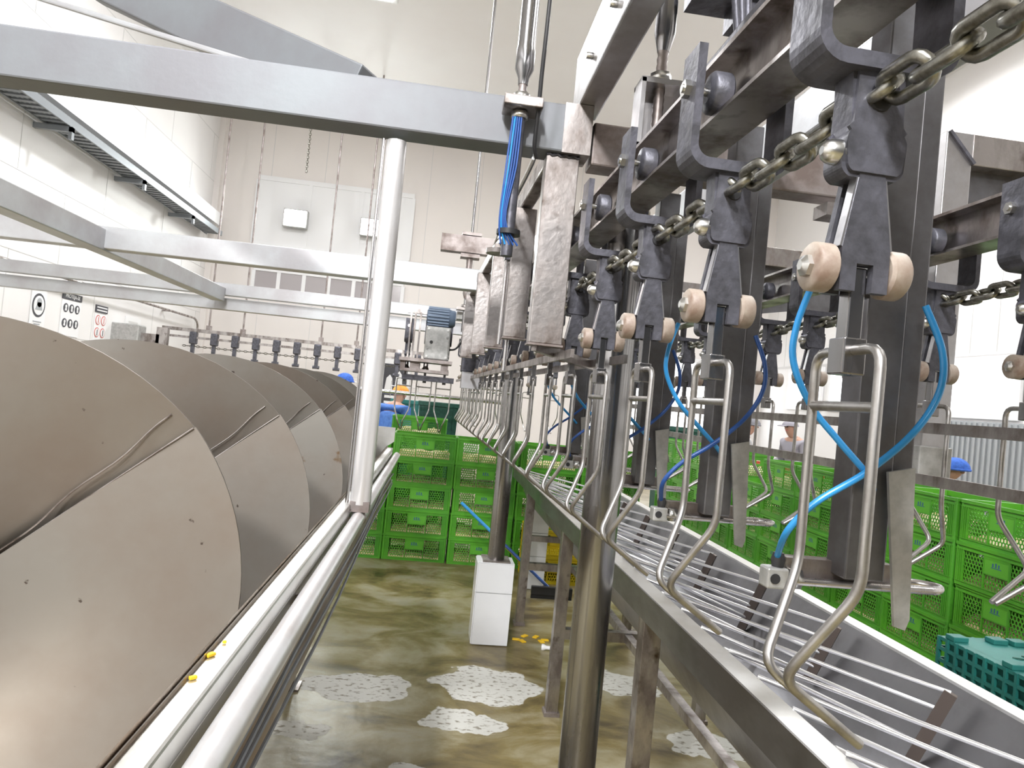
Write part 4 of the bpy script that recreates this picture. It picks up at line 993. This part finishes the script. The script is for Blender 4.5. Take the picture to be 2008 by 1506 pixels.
# ================================================================== PEOPLE
def person(loc, rz, label, coat, cap, trous, lean=.15, h=1.68, peak=False, arms='work'):
    o = thing('person', label, 'person', loc, rz)
    k = h / 1.70
    L = lean
    def P(x, y, z):      # lean the trunk forward (towards -y) about the hips
        if z > .92:
            d = z - .92; z2 = .92 + d * math.cos(L) - (y) * math.sin(L) * 0; y2 = y - d * math.sin(L); return Vector((x, y2, z2)) * k
        return Vector((x, y, z)) * k
    pts, rad, ed = [], [], []
    def add(p, r, par=None):
        pts.append(p); rad.append(r * k); i = len(pts) - 1
        if par is not None: ed.append((par, i))
        return i
    pel = add(P(0, 0, .93), .125); wa = add(P(0, .0, 1.08), .12, pel); ch = add(P(0, 0, 1.28), .135, wa); nb = add(P(0, 0, 1.42), .075, ch); nk = add(P(0, -.01, 1.475), .05, nb)
    hd = add(P(0, -.03, 1.545), .075, nk); hd2 = add(P(0, -.035, 1.62), .083, hd); add(P(0, -.02, 1.675), .06, hd2)
    for s in (-1, 1):
        a = add(P(s * .10, 0, .86), .09, pel); b_ = add(P(s * .105, -.02, .50), .058, a); c = add(P(s * .105, .01, .10), .04, b_); add(P(s * .11, -.13, .035), .035, c)
        sh = add(P(s * .17, 0, 1.40), .06, nb); el = add(P(s * .23, -.06, 1.12), .045, sh); wr_ = add(P(s * .16, -.30, 1.06), .03, el); pa = add(P(s * .145, -.37, 1.05), .034, wr_)
        for q in range(4):
            f1 = add(P(s * (.115 + .02 * q), -.43 - .006 * (q in (1, 2)), 1.045), .0095, pa); add(P(s * (.118 + .019 * q), -.465 - .008 * (q in (1, 2)), 1.02), .0085, f1)
        th = add(P(s * .105, -.385, 1.055), .011, pa); add(P(s * .09, -.42, 1.04), .009, th)
    me = bpy.data.meshes.new('body'); me.from_pydata(pts, ed, []); me.materials.append(skin_m)
    b = bpy.data.objects.new('body', me); C.objects.link(b); b.parent = o
    sk = b.modifiers.new('skin', 'SKIN'); sk.use_smooth_shade = True
    for i, v in enumerate(me.skin_vertices[0].data): v.radius = (rad[i], rad[i]); v.use_root = (i == 0)
    b.modifiers.new('sub', 'SUBSURF').levels = 1; b.modifiers['sub'].render_levels = 2
    # face
    MB().lathe(P(0, -.115, 1.60), (0, -1, -.2), [(-.01, .018), (.012, .014), (.02, .006)], 10).build('nose', skin_m, o)
    for s in (-1, 1):
        MB().lathe(P(s * .03, -.105, 1.625), (0, -1, 0), [(0, .012), (.008, .008)], 8).build('eye', ink, o)
        MB().box(P(s * .083, -.03, 1.60), (.018, .035, .055), bev=.006).build('ear', skin_m, o)
    MB().box(P(0, -.108, 1.565), (.045, .012, .012), bev=.003).build('mouth', ink_red, o)
    # coat: trunk and sleeves
    pts2, rad2, ed2 = [], [], []
    pts, rad, ed = pts2, rad2, ed2
    def add(p, r, par=None):
        pts2.append(p); rad2.append(r * k); i = len(pts2) - 1
        if par is not None: ed2.append((par, i))
        return i
    root = add(P(0, 0, .78), .17); a = add(P(0, 0, .95), .155, root); a2 = add(P(0, 0, 1.15), .172, a); c = add(P(0, 0, 1.32), .178, a2); n_ = add(P(0, 0, 1.43), .098, c)
    for s in (-1, 1):
        sh = add(P(s * .175, 0, 1.395), .078, n_); el = add(P(s * .235, -.06, 1.12), .062, sh); add(P(s * .17, -.275, 1.065), .048, el)
    me = bpy.data.meshes.new('coat'); me.from_pydata(pts2, ed2, []); me.materials.append(coat)
    b = bpy.data.objects.new('coat', me); C.objects.link(b); b.parent = o
    sk = b.modifiers.new('skin', 'SKIN'); sk.use_smooth_shade = True
    for i, v in enumerate(me.skin_vertices[0].data): v.radius = (rad2[i] * 1.04, rad2[i] * 1.04); v.use_root = (i == 0)
    b.modifiers.new('sub', 'SUBSURF').levels = 1; b.modifiers['sub'].render_levels = 2
    q = MB()
    for s in (-1, 1): q.cyl(P(s * .10, 0, .90), P(s * .105, -.01, .06), .105 * k, .07 * k, 14)
    q.build('trousers', trous, o)
    q = MB()
    for s in (-1, 1): q.box(P(s * .11, -.06, .045), (.10 * k, .26 * k, .088 * k), bev=.02)
    q.build('boot', paper, o)
    # cap
    q = MB(); rows = []; n = 18; c0 = P(0, -.028, 1.63)
    for j in range(7):
        e = math.pi / 2 * j / 6
        rows.append([q.bm.verts.new(c0 + Vector(((.108 + .006 * (i % 2) * (not peak)) * math.cos(e) * math.cos(2 * math.pi * i / n), (.122 + .006 * (i % 2) * (not peak)) * math.cos(e) * math.sin(2 * math.pi * i / n), (.10 if not peak else .085) * math.sin(e) + .004)) * k) for i in range(n)])
    for j in range(6):
        for i in range(n): q.bm.faces.new((rows[j][i], rows[j][(i + 1) % n], rows[j + 1][(i + 1) % n], rows[j + 1][i])).smooth = True
    if peak: q.prism([(-.07, 0), (.07, 0), (.055, .075), (-.055, .075)], (0, 0, .008 * k), c0 + Vector((0, -.11 * k, .002)), (1, 0, 0), (0, -1, -.15))
    else: q.tube([c0 + Vector((.11 * math.cos(a), .124 * math.sin(a), -.002)) * k for a in [i * math.pi / 9 for i in range(18)]], .012, 6, closed=True)
    q.build('cap', cap, o)
    return o
person((-1.12, 9.2, 0), .5 + math.pi, 'person in blue coat and puffy blue cap, back turned, behind the chiller', coat_blue, cap_blue, trouser, .12, 1.70)
person((-.60, 9.25, 0), -.5 + math.pi, 'person in blue coat and orange cap bending behind the bright pipe', coat_blue, cap_orange, trouser, .38, 1.66)
person((4.38, 9.9, 0), 1.2, 'person in pale coat and dark cap beyond the right row of crates', coat_pale, cap_dark, trouser, .25, 1.66)
person((5.28, 9.7, 0), -1.3, 'person in grey coat and peaked cap seen from the side, leaning forward', coat_grey, coat_grey, trouser, .30, 1.70, peak=True)
person((4.36, 6.2, 0), .4, 'person in blue cap and coat bending down beyond the right row of crates', coat_blue, cap_blue, trouser, .75, 1.62)

# ================================================================== SMALL FLOOR THINGS
hd = at(1080, 1178, 5.76); hd.z = .0
sq = thing('floor_squeegee', 'floor squeegee with blue handle leaning under the trough', 'squeegee', hd)
tip = at(905, 986, 6.3) - hd
MB().cyl((0, 0, .07), tip * .55 + Vector((0, 0, .0315)), .013).build('handle', navy_hose, sq)
MB().cyl(tip * .55 + Vector((0, 0, .0315)), tip, .014).build('grip', blue_hose, sq)
MB().bb(-.17, .17, -.02, .02, .03, .10, bev=.006).bb(-.17, .17, -.006, .006, .0, .03).build('blade', black_r, sq)
d_ = at(1046, 1128, 1) - EYE; foot = EYE + d_ * (-1.6 / d_.z)
st = thing('broom_stick', 'yellow stick leaning on the far crates beside the blue squeegee handle', 'stick', foot)
top_ = at(920, 1001, 6.42) - foot
MB().cyl((0, 0, .006), top_, .011).build('stick', yellow_m, st)
p = at(1070, 1278, 4.57); p.z = 0
o = MB().lathe((-.03, 0, .018), (1, -.2, 0), [(0, .02), (.012, .022), (.03, .012), (.09, .012)], 12).build('plastic_pipe_end', paper, loc=p)
tag(o, 'small white plastic pipe end on the wet floor beside a trough leg', 'pipe end')
o = MB()
for k in range(6): o.box((.10 * math.cos(k * 1.1), .06 * math.sin(k * 2.0), .004), (.05, .03, .006), rot=Matrix.Rotation(k, 3, 'Z'))
p = at(1040, 1250, 4.75); p.z = 0
tag(o.build('food_scrap', yellow_bit, loc=p), 'small scatter of yellow scraps on the floor behind the near pier', 'scrap', 'yellow scraps on the floor')
